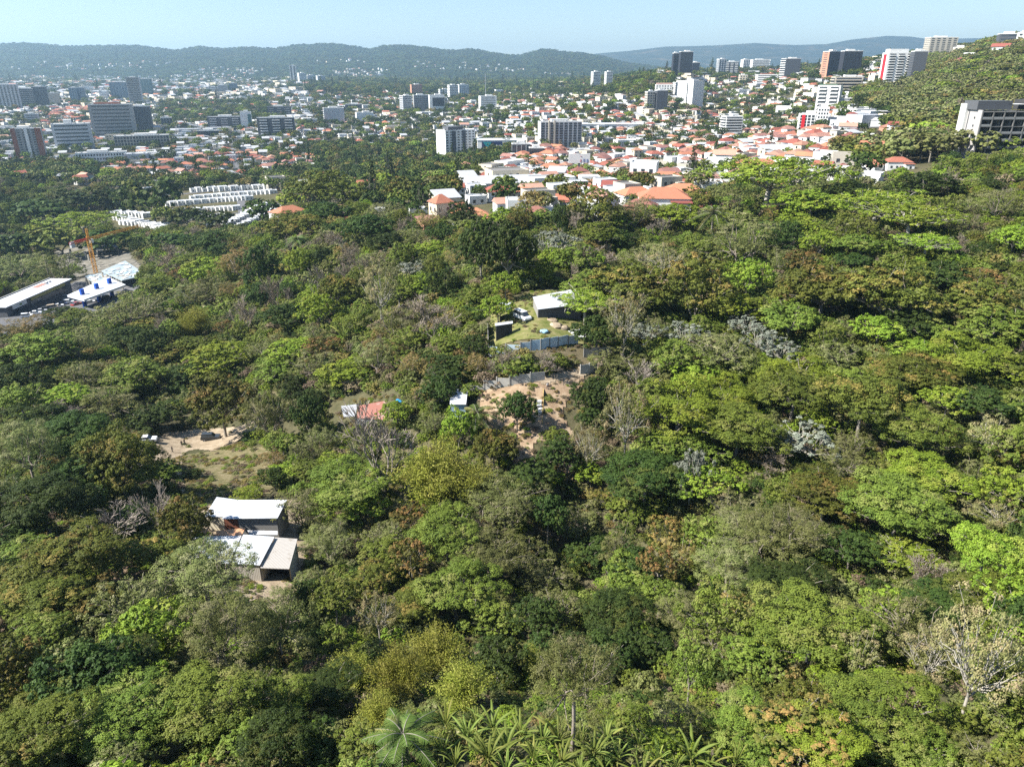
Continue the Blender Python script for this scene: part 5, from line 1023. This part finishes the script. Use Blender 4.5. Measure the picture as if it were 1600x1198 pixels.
hut('compound_shed', 'open shed with a long pale zinc roof inside the blue fenced compound', [([(832.4,463.8,2.7),(891.8,452.5,2.9),(909.8,475,2.3),(840.7,483.4,2.2)], ZINC)], [('wall', (834,465,2.6), (890,454,2.8), 2.4, B['dgrey']), ('wall', (841,481,2.2), (908,474,2.2), 2.1, B['dgrey']), ('wall', (834,465,2.6), (841,481,2.2), 2.2, B['block'])])  # dark grey walls stand in for the shade under the open roof
hut('small_canopy', 'small white canopy under the feathery tree in the compound', [([(779,473,2.6),(799,472,2.6),(797,484,2.3),(780,486,2.3)], ROOFW)], [('post_wall', (781,484,2.3), (781.5,475,2.5), 2.2, B['dark'])])
hut('small_canopy', 'narrow white edged canopy next to the white van in the compound', [([(773,505,2.7),(801,501.5,2.7),(801,505,2.6),(774,509,2.6)], ROOFW)], [('wall', (775,508,2.6), (800,504,2.6), 2.5, B['dark'])])
def fence(name, label, pts, h, mat, post=None, n=None, gap=0.04):
    """pts: photo points of the top edge"""
    W_ = [at(x, y, h)[0] for x, y in pts]; org = W_[0]; e = empty(name, org); k = 0
    for a, b in zip(W_[:-1], W_[1:]):
        m = max(1, int((b-a).length/2.1))
        for i in range(m):
            p0, p1 = a.lerp(b, i/m), a.lerp(b, (i+1)/m); p0.z = float(terr(p0.x, p0.y)); p1.z = float(terr(p1.x, p1.y)); q = p1-p0; jz = random.uniform(-.08, .08)
            z = min(p0.z, p1.z); mm = (p0+p1)/2; part('panel', mat, e, (mm.x-org.x, mm.y-org.y, z-.3-org.z), (q.to_2d().length-gap*3, .06, h+.3+jz), atan2(q.y, q.x)+random.uniform(-.02, .02))
            if post: part('post', post, e, (p0.x-org.x, p0.y-org.y, z-.3-org.z), (.2, .2, h+.45), atan2(q.y, q.x))
    e['label'] = label; e['category'] = 'fence'
fence('blue_sheet_fence', 'fence of faded blue metal sheets along the front of the compound', [(764,541),(790,537.5),(813.6,535),(845,530),(872,525),(904,521.7)], 2.3, SHEETB, B['block'])
fence('block_wall', 'grey wall running up the left side of the compound', [(763.5,541),(762.5,520),(761.8,500)], 2.3, B['block'])
fence('plank_gate', 'tall weathered plank gate right of the blue sheet fence', [(913,541),(934,542),(955,541)], 2.4, PLANK, B['block'])
fence('precast_fence', 'long precast concrete panel fence behind the white roofed hut', [(697,606),(731,602.5),(756,594),(796,587),(829,582.5),(852,579.5)], 2.2, CONC, CONC)
fence('precast_fence', 'short piece of precast concrete fence right of the dirt gap', [(907.4,570),(921,568),(934,562)], 2.2, CONC, CONC)
fence('yellow_low_wall', 'thin yellowish retaining wall crossing the red dirt yard', [(849.5,600),(849,628),(847.5,656)], 1.1, B['yellow'])
def logs(pts, label, mat, nm='log', r=.14):
    for i, (a, b) in enumerate(pts):
        A_, B_ = hp(*a, .25), hp(*b, .25); V, Fq = tubes([(np.array([[0, 0, 0], list((B_-A_)*.5), list(B_-A_)]), np.array([r, r*.9, r*.8]))], 7); o = link(nm, npmesh(nm, V, Fq, [mat], smooth=True), None, A_); setp(o, label[i], 'log')
logs([((887,745),(903,731)), ((894,748),(913,733))], ['upper of two cut yellow logs lying on the slope below the dirt yard', 'lower of two cut yellow logs lying on the slope below the dirt yard'], plain('cut wood', (.50, .36, .16)))
def sph(name, par, loc, s, mat, seed=0, sub=2):
    import bmesh; bm = bmesh.new(); bmesh.ops.create_icosphere(bm, subdivisions=sub, radius=1); random.seed(seed)
    for v in bm.verts: v.co *= random.uniform(.82, 1.15)
    me = bpy.data.meshes.new(name); bm.to_mesh(me); bm.free(); me.materials.append(mat); o = link(name, me, par, loc); o.scale = s; return o
o = sph('blue_tarp', None, hp(623, 628, .3), (.9, 1.0, .6), plain('blue tarpaulin', (.03, .30, .62), .5), 3); setp(o, 'crumpled bright blue tarpaulin right of the rust red roof', 'tarpaulin')
o = sph('blue_heap', None, hp(850, 518, .2), (1.0, .9, .5), plain('pale blue sheeting', (.30, .50, .66), .5), 4); setp(o, 'pale blue heap on the compound lawn', 'heap')
for i, (x, y, s_) in enumerate([(868,508,1.6),(880,512,1.3),(862,500,1.2)]): o = sph('rubble_heap', None, hp(x, y, .1), (s_, s_, s_*.4), DIRT, 10+i); setp(o, ['largest pale rubble heap in the compound', 'right rubble heap in the compound by the green branches', 'left rubble heap in the compound'][i], 'rubble heap')
for i, (x, y) in enumerate([(842.5,630),(842,636),(843.5,642),(843,647)]):
    p = at(x, y)[0]; o = part('block_pile', B['lgrey'], None, (0, 0, 0), (.9, .7, .55), .3*i); o.location = p; setp(o, ['top block pile beside the yellow wall', 'second block pile from the top beside the yellow wall', 'third block pile from the top beside the yellow wall', 'lowest block pile beside the yellow wall'][i], 'block pile', 'stacked grey blocks in the dirt yard')
# vehicles
def profile(name, pts, w, mat, par, z=0, taper=.0, ins=0.0):
    n = len(pts); V = [];
    for s in (-1, 1):
        for x, zz in pts: V.append([x, s*(w/2 - ins*max(0, zz-z)), zz])
    Q = [[i, (i+1) % n, (i+1) % n+n, i+n] for i in range(n)]
    return link(name, npmesh(name, V, [np.array([list(range(n))[::-1]]), np.array([list(range(n, 2*n))]), np.array(Q)], [mat]), par)
WHEEL = None
def wheelmesh():
    th = np.arange(14)*2*pi/14; V = np.r_[np.stack([.34*np.cos(th), 0*th-.11, .34*np.sin(th)], 1), np.stack([.34*np.cos(th), 0*th+.11, .34*np.sin(th)], 1), np.stack([.19*np.cos(th), 0*th-.115, .19*np.sin(th)], 1), np.stack([.19*np.cos(th), 0*th+.115, .19*np.sin(th)], 1)]
    i = np.arange(14); j = (i+1) % 14; Q = np.r_[np.stack([i, j, j+14, i+14], 1), np.stack([i, i+28, j+28, j], 1), np.stack([i+14, j+14, j+42, i+42], 1)]
    return npmesh('wheel', V, [Q], [TYRE]), npmesh('rim', V[28:], [np.array([list(range(14))[::-1]]), np.array([list(range(14, 28))])], [RIM])
TYRE = plain('tyre rubber', (.02, .02, .02), .9); RIM = plain('wheel rim', (.35, .35, .36), .4); LAMPM = plain('lamp lens', (.55, .55, .5), .2); REDL = plain('red lamp lens', (.4, .02, .02), .3)
PAINT = {k: plain('car paint '+k, c, .3, .5, .05) for k, c in {'white': (.74, .75, .75), 'silver': (.42, .43, .45), 'grey': (.13, .14, .15), 'dark': (.04, .045, .05), 'red': (.32, .04, .03), 'beige': (.5, .42, .32), 'blue': (.06, .08, .14)}.items()}
CARM = {}
def car(px, py, yaw, kind, paint, label, group=None, s=1.0):
    global WHEEL
    p = at(px, py)[0]; e = empty({'sedan': 'parked_car', 'suv': 'off_road_car', 'pickup': 'pickup_truck', 'van': 'van'}[kind], p + Vector((0, 0, .25)), yaw); e.scale = (s, s, s); WHEEL = WHEEL or wheelmesh(); m = PAINT[paint]
    body = {'sedan': [(-2.2, .3), (2.2, .3), (2.25, .62), (2.1, .8), (1.1, .92), (-1.5, .95), (-2.15, .88), (-2.25, .6)], 'suv': [(-2.1, .4), (2.1, .4), (2.15, .75), (2.05, 1.02), (1.05, 1.1), (-2.1, 1.12), (-2.2, .8)],
            'pickup': [(-2.6, .4), (2.5, .4), (2.55, .75), (2.4, 1.0), (1.3, 1.08), (-2.6, 1.05)], 'van': [(-2.3, .35), (2.3, .35), (2.35, .75), (2.1, 1.05), (1.5, 1.15), (-2.3, 1.15)]}[kind]
    cab = {'sedan': [(-1.7, .93), (1.15, .9), (.45, 1.42), (-1.0, 1.44)], 'suv': [(-2.05, 1.1), (1.05, 1.08), (.45, 1.72), (-1.9, 1.76)], 'pickup': [(-.7, 1.05), (1.35, 1.05), (.8, 1.65), (-.45, 1.7)], 'van': [(-2.25, 1.13), (1.7, 1.13), (1.0, 1.95), (-2.2, 1.98)]}[kind]
    profile('body', body, 1.8, m, e); profile('cabin', cab, 1.62, GLASS, e, .9, ins=.18); r_ = [(cab[3][0]+.06, cab[3][1]-.03), (cab[2][0]-.03, cab[2][1]-.03), (cab[2][0]-.1, cab[2][1]+.05), (cab[3][0]+.1, cab[3][1]+.05)]
    profile('roof_panel', r_, 1.42, m, e); L = body[1][0]-.75
    for sx in (-L, L):
        for sy in (-.82, .82): link('rim', WHEEL[1], link('wheel', WHEEL[0], e, (sx, sy, .34)))
    for sy in (-.6, .6): part('headlight', LAMPM, e, (body[2][0]-.04, sy, .55), (.12, .35, .16)); part('tail_light', REDL, e, (body[0][0]-.06, sy, .6), (.1, .25, .18))
    if kind == 'pickup': part('load_bed', TYRE, e, (-1.65, 0, 1.02), (1.7, 1.45, .06))
    e.location.z -= .2; e['label'] = label; e['category'] = {'sedan': 'car', 'suv': 'car', 'pickup': 'pickup', 'van': 'van'}[kind]
    if group: e['group'] = group
car(330, 687, .15, 'suv', 'dark', 'dark off-road car parked beneath the big mango tree'); car(230, 690, .25, 'sedan', 'white', 'white car parked at the left end of the dirt road, half under the trees')
car(816, 499, -.95, 'van', 'white', 'white van standing on the compound lawn'); car(906, 527, -.75, 'pickup', 'white', 'white pickup wreck near the plank gate')
G_ = 'cars at the filling station'
for i, (x, y, yw, kd, pt_, lb) in enumerate([(38,493,.5,'suv','white','nearest white off-road car, leftmost in front of the station shop'),(51,488,.45,'sedan','white','white car second from the left in front of the station shop'),(60,484.5,.5,'sedan','silver','silver car just behind the second white car at the shop'),(69,482,.6,'suv','dark','dark off-road car with pale roof between two light cars at the shop'),(78,479.5,.7,'van','beige','pinkish van in the middle of the station car row'),(87,476.5,.6,'sedan','white','small white car right of the pinkish van'),(93,473.5,.5,'sedan','blue','dark blue-grey car near the right end of the shop row'),(104,471,.3,'suv','white','white car closest to the station canopy'),(98,465,.3,'van','silver','silver van against the shop front near the canopy'),(120,477,1.2,'sedan','red','dark red car at the first pump island'),(141,474,.8,'sedan','white','white car under the canopy between two blue pillars'),(168,467,.5,'suv','grey','grey car under the right half of the canopy'),(158,470,.6,'sedan','dark','dark car in the shade under the canopy middle')]): car(x + 5 - i*.15 if i < 9 else x, y + 3.2 if i < 9 else y, yw, kd, pt_, lb, G_, 1.12)
# filling station
CAN = [(105.2,462.5,6.2),(130.7,465.5,6.2),(195.4,440,6.2),(170,438.4,6.2)]
org = at(150, 465)[0]; e = empty('station_canopy', org); Q = [hp(*c) for c in CAN]; zt = sum(q.z for q in Q)/4
V = [[q.x-org.x, q.y-org.y, zt-org.z] for q in Q]; V += [[a, b, c-.9] for a, b, c in V]; link('canopy_roof', npmesh('canopy_roof', V, [np.array([[0, 1, 2, 3], [7, 6, 5, 4]]), np.array([[i, i+4, (i+1) % 4+4, (i+1) % 4] for i in range(4)])], [ROOFW]), e)
ax = (Q[2]-Q[1]).to_2d().normalized(); yw = atan2(ax.y, ax.x); A0, A1 = (Q[0]+Q[1])/2, (Q[2]+Q[3])/2
for t in (.16, .5, .82):
    c = A0.lerp(A1, t); part('blue_pillar', B['blue'], e, (c.x-org.x, c.y-org.y, zt-org.z+.01), (2.0, .9, 2.5), yw); part('blue_pillar', B['blue'], e, (c.x-org.x, c.y-org.y, -1.2), (1.8, .8, zt-org.z+.2), yw)
    part('pump', B['lgrey'], e, (c.x-org.x+ax.x*2.6, c.y-org.y+ax.y*2.6, -.4), (.8, .6, 2.2), yw); part('pump', B['lgrey'], e, (c.x-org.x-ax.x*2.6, c.y-org.y-ax.y*2.6, -.4), (.8, .6, 2.2), yw); part('pump_island', ROOFL, e, (c.x-org.x, c.y-org.y, -.6), (8, 3, .85), yw)
e['label'] = 'filling station canopy with white roof and three royal blue pillars'; e['category'] = 'canopy'
A = hp(9, 479, 5); Bq = hp(112, 447.5, 5); org = at(9, 479, 5)[0]; e = empty('station_shop', org); d_ = (Bq-A).to_2d(); L = d_.length; yw = atan2(d_.y, d_.x); n_ = Vector((-sin(yw), cos(yw)))
def sp(u, v, z): return (cos(yw)*u-sin(yw)*v, sin(yw)*u+cos(yw)*v, z)
part('wall', B['dgrey'], e, sp(L/2, 5, -4), (L, 9.6, 8.4), yw); part('roof', ROOFW, e, sp(L/2-.2, 4.6, 4.62), (L+1.2, 10.6, .35), yw); part('back_parapet', B['grey'], e, sp(L/2, 10.6, -2), (L+1.4, .5, 7.4), yw)
part('fascia', plain('olive gold fascia', (.36, .33, .12)), e, sp(L*.62, -.02, 2.9), (L*.55, .4, 1.5), yw); part('shop_window', GLASS, e, sp(L*.62, -.06, .3), (L*.58, .3, 2.4), yw); part('white_sign', B['white'], e, sp(L*.18, -.02, 2.5), (L*.2, .4, 2.0), yw); part('shop_window', GLASS, e, sp(L*.18, -.06, .3), (L*.2, .3, 1.9), yw)
part('sign_mark', plain('green sign mark', (.12, .22, .06)), e, sp(L*.19, -.25, 3.1), (1.6, .2, .7), yw); part('roof_patch', TILE[2], e, sp(L*.72, 7, 4.98), (8, 3, .1), yw); part('roof_unit', B['lgrey'], e, sp(L*.8, 6, 4.98), (1.5, 1.2, .9), yw); part('roof_unit', B['lgrey'], e, sp(L*.86, 6.4, 4.98), (1.2, 1.2, .8), yw)
e['label'] = 'long low station shop with white roof behind the row of cars'; e['category'] = 'shop'
# tower crane
def truss(name, par, a, b, wd, mat, n, r=.11):
    a, b = Vector(a), Vector(b); ax = (b-a).normalized(); u = ax.orthogonal().normalized(); v = ax.cross(u); P = []
    C_ = [u*wd/2+v*wd/2, -u*wd/2+v*wd/2, -u*wd/2-v*wd/2, u*wd/2-v*wd/2]
    for c in C_: P.append((np.array([list(a+c), list(b+c)]), np.array([r, r])))
    for k in range(n):
        p0, p1 = a.lerp(b, k/n), a.lerp(b, (k+1)/n)
        for i in range(4): P.append((np.array([list(p0+C_[i]), list(p1+C_[(i+1) % 4])]), np.array([r*.7]*2))); P.append((np.array([list(p1+C_[i]), list(p1+C_[(i+1) % 4])]), np.array([r*.6]*2)))
    V, Fq = tubes(P, 4); return link(name, npmesh(name, V, Fq, [mat]), par)
p, d = at(150, 427); m = d/F; e = empty('tower_crane', p); Hm = 62*m; OR = B['orange']; truss('mast', e, (0, 0, -1), (0, 0, Hm-2), 1.8, OR, 16, .13)
def dirpt(px, py, z):                              # point seen at a photo position, at height z above the crane foot
    dx, dy, dz = ray(px, py); t = (p.z+z-CZ)/float(dz) if abs(float(dz)) > 1e-3 else d; return Vector((float(dx)*t-p.x, float(dy)*t-p.y, z))
tipz = Hm-3; J = dirpt(222, 352, tipz); J = Vector((J.x, J.y, 0)); J = J.normalized()*min(J.length, 40); Cj = -J.normalized()*13
truss('jib', e, (0, 0, tipz), (J.x, J.y, tipz), 1.2, OR, 22, .09); truss('counter_jib', e, (0, 0, tipz), (Cj.x, Cj.y, tipz), 1.2, B['red'], 7, .11); part('counterweight', B['lgrey'], e, (Cj.x*.9, Cj.y*.9, tipz-2.4), (2.4, 1.2, 3), atan2(J.y, J.x)); truss('tower_head', e, (0, 0, tipz), (0, 0, tipz+5.5), .9, OR, 4, .15)
part('cab', B['white'], e, (J.normalized().x*1.8, J.normalized().y*1.8, tipz-2.6), (1.6, 1.4, 2.2), atan2(J.y, J.x)); P_ = [(np.array([[0, 0, tipz+5.5], [q.x*f, q.y*f, tipz+.5]]), np.array([.07, .07])) for q, f in ((J, .65), (Cj, .9))]; V, Fq = tubes(P_, 4); link('stay_cable', npmesh('stay_cable', V, Fq, [B['dgrey']]), e)
e['label'] = 'orange tower crane with red counter jib above the building site'; e['category'] = 'crane'
# building site
DECKM = plain('dusty form panels', (.40, .47, .50), sc=.8, var=.3)
def deck(name, label, corners, h, mat, cols=True, n=4):
    Q = [hp(x, y, h) for x, y in corners]; zt = sum(q.z for q in Q)/4; org = Vector((Q[0].x, Q[0].y, zt-h)); e = empty(name, org); V = [[q.x-org.x, q.y-org.y, h] for q in Q]; V += [[a, b, c-.5] for a, b, c in V]
    link('deck', npmesh('deck', V, [np.array([[0, 1, 2, 3], [7, 6, 5, 4]]), np.array([[i, i+4, (i+1) % 4+4, (i+1) % 4] for i in range(4)])], [mat]), e)
    for i in range(n+1):
        for a, b in ((0, 1), (3, 2)):
            q = Vector(V[a]).lerp(Vector(V[b]), .02+.96*i/n); part('column', B['beige'], e, (q.x*.98, q.y*.98, -3), (.6, .6, h+2.4))
    for k in range(60):
        u, v = rng.uniform(.08, .92, 2); q = Vector(V[0]).lerp(Vector(V[1]), u).lerp(Vector(V[3]).lerp(Vector(V[2]), u), v); part('form_panel', [B['lblue'], B['lgrey'], B['white'], PLANK][k % 4], e, (q.x, q.y, h+.02+.03*(k % 7)), (rng.uniform(1, 4), rng.uniform(.6, 2), .15), rng.uniform(0, 3))
    e['label'] = label; e['category'] = 'building site'
deck('concrete_deck', 'half built concrete deck strewn with pale blue panels right of the crane', [(160,430),(190,436),(228,421),(196,410)], 5.5, DECKM); deck('concrete_deck', 'smaller pale blue deck directly behind the station canopy', [(134,436),(150,444),(184,433),(165,427)], 4, DECKM, n=3)
deck('concrete_deck', 'far deck with white sheets behind the crane mast', [(146,386),(152,392),(184,384),(178,378)], 4, B['lgrey'], n=3)
for i, (x, y) in enumerate([(99,412),(108,411),(91,414),(135,404),(140,410),(112,402)]):
    p = at(x, y)[0]; o = part('concrete_column', B['beige'], None, (0, 0, 0), (.9, .9, rng.uniform(3.5, 5.5))); o.location = p; setp(o, 'bare concrete column standing on the building site left of the crane', 'column', 'free standing site columns')
for i in range(16):
    x, y = rng.uniform(110, 175), rng.uniform(398, 424); p = at(x, y)[0]; o = part('timber_prop', [PLANK, B['lgrey'], B['beige']][i % 3], None, (0, 0, 0), (rng.uniform(2, 7), .3, .3), rng.uniform(0, 3)); o.location = p + Vector((0, 0, rng.uniform(.1, 1.6))); setp(o, 'loose timber lying between the crane mast and the deck', 'timber', 'loose timbers on the building site')

# ------------------------------------------------------------ people
SKIN = plain('brown skin', (.20, .11, .07), .6); CLOTHK = plain('black clothing', (.018, .018, .022), .9); HAIR = plain('black hair', (.012, .01, .01), .8); CLOTHW = plain('white shirt', (.62, .62, .60), .9); JEAN = plain('dark jeans', (.03, .04, .07), .9)
def person(px, py, yaw, label, shirt, pants, lean=0.0, armf=.2, stride=.18):
    """one continuous skinned body with head, limbs and hands; hair and clothes as close-fitting children"""
    p = at(px, py)[0]; e_rot = yaw; J = {}; V = []; E = []; Rr = []
    def add(co, r, par=None):
        V.append(co); Rr.append(r); i = len(V)-1
        if par is not None: E.append((par, i))
        return i
    pel = add((0, 0, .95), .125); sp1 = add((0, lean*.3, 1.12), .115, pel); ch = add((0, lean*.6, 1.32), .14, sp1); nk = add((0, lean*.9, 1.48), .06, ch); hd = add((0, lean+.01, 1.60), .092, nk); tp = add((0, lean, 1.69), .075, hd)
    for s in (-1, 1):
        f = stride*s; hip = add((s*.09, 0, .90), .095, pel); kn = add((s*.11, -f*.5-.02, .50), .062, hip); an = add((s*.12, -f+.04, .09), .042, kn); add((s*.13, -f-.12, .04), .038, an)
        sh = add((s*.19, lean*.7, 1.40), .06, ch); el = add((s*.26, lean*.5+.03, 1.12), .043, sh); wr = add((s*.25, -armf, .93+armf*.5), .03, el); hn = add((s*.25, -armf-.05, .86+armf*.5), .032, wr)
        for k in range(4): a1 = add((s*.25+(k-1.5)*.02, -armf-.09, .82+armf*.5), .010, hn); add((s*.25+(k-1.5)*.02, -armf-.10, .775+armf*.5+.008*abs(k-1)), .008, a1)
        a1 = add((s*.21, -armf-.08, .85+armf*.5), .011, hn); add((s*.20, -armf-.10, .81+armf*.5), .009, a1)
    me = bpy.data.meshes.new('person'); me.from_pydata(V, E, []); o = link('person', me, None, p, yaw); sk = o.modifiers.new('skin', 'SKIN'); sv = me.skin_vertices[0].data
    for i, r in enumerate(Rr): sv[i].radius = (r, r)
    sv[0].use_root = True; o.modifiers.new('sub', 'SUBSURF').levels = 1; me.materials.append(SKIN)
    bpy.context.view_layer.update(); dg = bpy.context.evaluated_depsgraph_get(); m2 = bpy.data.meshes.new_from_object(o.evaluated_get(dg)); o.modifiers.clear(); o.data = m2
    for m_ in (shirt, pants, HAIR, TYRE): m2.materials.append(m_)
    for pl in m2.polygons:
        c = pl.center; x_ = abs(c.x)
        pl.material_index = 3 if c.z > 1.64 or (c.z > 1.56 and c.y > lean+.03) else 4 if c.z < .09 else 2 if c.z < .98 and x_ < .2 else 1 if (.98 <= c.z < 1.46 and (x_ < .2 or c.z > 1.12)) else 0
        pl.use_smooth = True
    fx = sph('face', o, (0, lean-.085, 1.59), (.012, .014, .02), SKIN, 1, 1); fx.name = 'nose'
    for s in (-1, 1): sph('eye', o, (s*.033, lean-.078, 1.615), (.011, .007, .007), TYRE, 1, 1); sph('ear', o, (s*.09, lean+.005, 1.60), (.012, .022, .032), SKIN, 1, 1)
    sph('mouth', o, (0, lean-.082, 1.555), (.026, .006, .006), REDL, 1, 1); setp(o, label, 'person'); return o
person(284.6, 698, .8, 'person in black standing left of another on the dirt road', CLOTHK, CLOTHK, .02, .12, .1); person(289, 695.5, -1.9, 'person in black, right one of the two standing together on the dirt road', CLOTHK, JEAN, .0, .25, .12)
person(269.8, 707.5, 2.6, 'person in black walking alone lower left at the path', CLOTHK, CLOTHK, -.05, .2, .25); person(855.5, 609, .4, 'person in a white shirt standing in the dirt yard by the yellow wall', CLOTHW, JEAN, -.08, .3, .12)

# ------------------------------------------------------------ labels for plants and houses
LMK = [(385,795,'the block walled hut'),(410,865,'the plank hut roofs'),(290,690,'the dirt road'),(370,735,'the dry grass slope'),(580,640,'the rust red roof'),(717,620,'the white roofed hut'),(880,650,'the red dirt yard'),(835,535,'the blue sheet fence'),(870,470,'the zinc roofed compound shed'),
 (935,550,'the plank gate'),(100,470,'the filling station'),(150,400,'the orange crane'),(200,420,'the half built deck'),(695,335,'the cream tower house'),(1040,325,'the widest terracotta villa'),(1115,340,'the tall coconut palm'),(1540,215,'the unfinished concrete block'),(1360,262,'the big gable house'),
 (1195,290,'the bright flat-topped tree'),(1040,445,'the red clearing'),(1400,110,'the red striped tower'),(713,228,'the white and charcoal tower'),(1262,190,'the red panelled flats'),(1075,147,'the broad white tower'),(904,262,'the billboard'),(450,335,'the red-orange roofed white house'),(182,190,'the big grey office block'),(50,228,'the brick red tower'),
 (350,192,'the long dark slab of flats'),(434,200,'the white-lined flats'),(523,183,'the plain grey box building'),(660,165,'the three linked blocks'),(762,160,'the antenna tower'),(873,210,'the dark glazed slab'),(782,225,'the navy banner hall'),(1141,198,'the white banded flats'),(1292,160,'the stacked balcony tower'),(790,290,'the big white warehouse'),
 (590,690,'the big leafless tree'),(345,632,'the large mango tree over the parked car'),(680,730,'the yellowish bamboo by the huts'),(655,1035,'the big bamboo thicket'),(630,1150,'the bottom palm'),(900,1150,'the banana grove'),(1525,1060,'the white branched tree at bottom right'),(1262,692,'the silver crowned tree'),(1082,745,'the drooping silver tree'),(902,1050,'the grey-green tree with yellow flecks'),
 (1270,1160,'the orange-topped tree'),(205,810,'the twin leafless trees'),(335,960,'the dark greyish tree below the huts'),(1124,548,'the olive umbrella tree'),(975,500,'the red-leaved pale tree'),(1400,795,'the broad green dome on the right slope'),(1232,832,'the wide olive crown'),(60,1140,'the bottom left corner'),(1480,430,'the far right slope'),(1005,745,'the deep green dome below the yard')]
SMALLW = ['tiny', 'small', 'medium sized', 'large', 'very large']
def where(px, py):
    k = min(range(len(LMK)), key=lambda i: (LMK[i][0]-px)**2 + (1.3*(LMK[i][1]-py))**2 + (900 if abs(LMK[i][0]-px)+abs(LMK[i][1]-py) < 14 else 0)); lx, ly, nm = LMK[k]; dx, dy = px-lx, py-ly; r = math.hypot(dx, dy)
    if r < 18: rel = 'at'
    else:
        a = (math.degrees(atan2(-dy, dx))+360) % 360; rel = ['right of', 'upper right of', 'behind', 'upper left of', 'left of', 'lower left of', 'in front of', 'lower right of'][int((a+22.5)//45) % 8]
        if r > 110: rel = 'well ' + rel if not rel.startswith('in front') else 'far ' + rel
    return rel, nm
ORDW = ['first', 'second', 'third', 'fourth', 'fifth', 'sixth', 'seventh', 'eighth', 'ninth', 'tenth', 'eleventh', 'twelfth', 'thirteenth', 'fourteenth', 'fifteenth']
def labelall(items, group):
    """items: (object, px, py, text)"""
    by = {}
    for o, px, py, tx in items:
        rel, nm = where(px, py); by.setdefault((tx, rel, nm), []).append((o, px, py))
    for (tx, rel, nm), L in by.items():
        L.sort(key=lambda q: q[1])
        for i, (o, px, py) in enumerate(L):
            s = f'{tx} {rel} {nm}'
            if len(L) > 1: s += f', {ORDW[i] if i < 15 else str(i+1)+"th"} from left' if not (i == len(L)-1 and len(L) > 2) else ', rightmost there'
            
            for a_, b_ in (('in front and ', 'lower '), ('behind and ', 'upper '), (' there', ''), ('well ', ''), ('far ', ''), (' over the parked car', ''), (' by the huts', ''), (' at bottom right', ''), (' below the huts', ''), (' below the yard', ''), ('roof with parapet', 'roof'), (' on the right slope', '')):
                if len(s.split()) > 16: s = s.replace(a_, b_)
            o['label'] = s; o['group'] = group
ABB = {'M': 'dark mango-like dome tree', 'U': 'bright flat-topped spreading tree', 'N': 'banana plant with long blades', 'B': 'leafless twiggy grey tree', 'W': 'sparse white branched tree', 'A': 'tree with rust orange leaves', 'O': 'greyish olive tree', 'L': 'bright fresh green tree', 'K': 'feathery yellow-green bamboo', 'S': 'silvery grey leaved tree', 'R': 'dry brown twiggy tree', 'Y': 'straw gold scrubby tree', 'D': 'dense dark evergreen', 'G': 'mid green leafy tree', 'P': 'feather-leaved palm', 'C': 'dark conifer'}
items = []
for e, px, py, k, w_ in ORDER: items.append((e, px, py, (('wide ' if w_ > 88 else 'small ' if w_ < 46 else '') + ABB[k])))
labelall(items, 'trees and plants of the wooded slopes')
rows = [h for h in HOUSES if h[4] == 'ROW']; labelall([(h[0], h[1], h[2], 'white town house') for h in rows], 'rows of white town houses')
labelall([(h[0], h[1], h[2], HLOOK[h[3]].replace('two storey', '2-storey')) for h in HOUSES if h[4] is None], 'houses of the city')
for h in HOUSES:
    if h[4] and h[4] != 'ROW': h[0]['label'] = h[4]; h[0]['group'] = 'houses of the city'

# ------------------------------------------------------------ air
def haze():
    V = UNIT*np.array([34000, 18000, 1]); V[:, 1] += 8200; V[:, 2] = np.where(UNIT[:, 2] < .5, -60, HTOP+3)
    me = npmesh('haze', V, UF, []); m = bpy.data.materials.new('haze'); m.use_nodes = True; t = m.node_tree; t.nodes.remove(t.nodes['Principled BSDF']); v = t.nodes.new('ShaderNodeVolumePrincipled')
    v.inputs['Density'].default_value = HAZE; v.inputs['Color'].default_value = (.52, .78, 1.0, 1); v.inputs['Anisotropy'].default_value = .35; t.links.new(v.outputs[0], t.nodes['Material Output'].inputs['Volume']); me.materials.append(m); setp(link('haze', me), kind='stuff')
HAZE = 8.8e-5; HTOP = max(float(HN[2].max()), float(HF[2].max())) + 40; print('HTOP', HTOP)
haze()
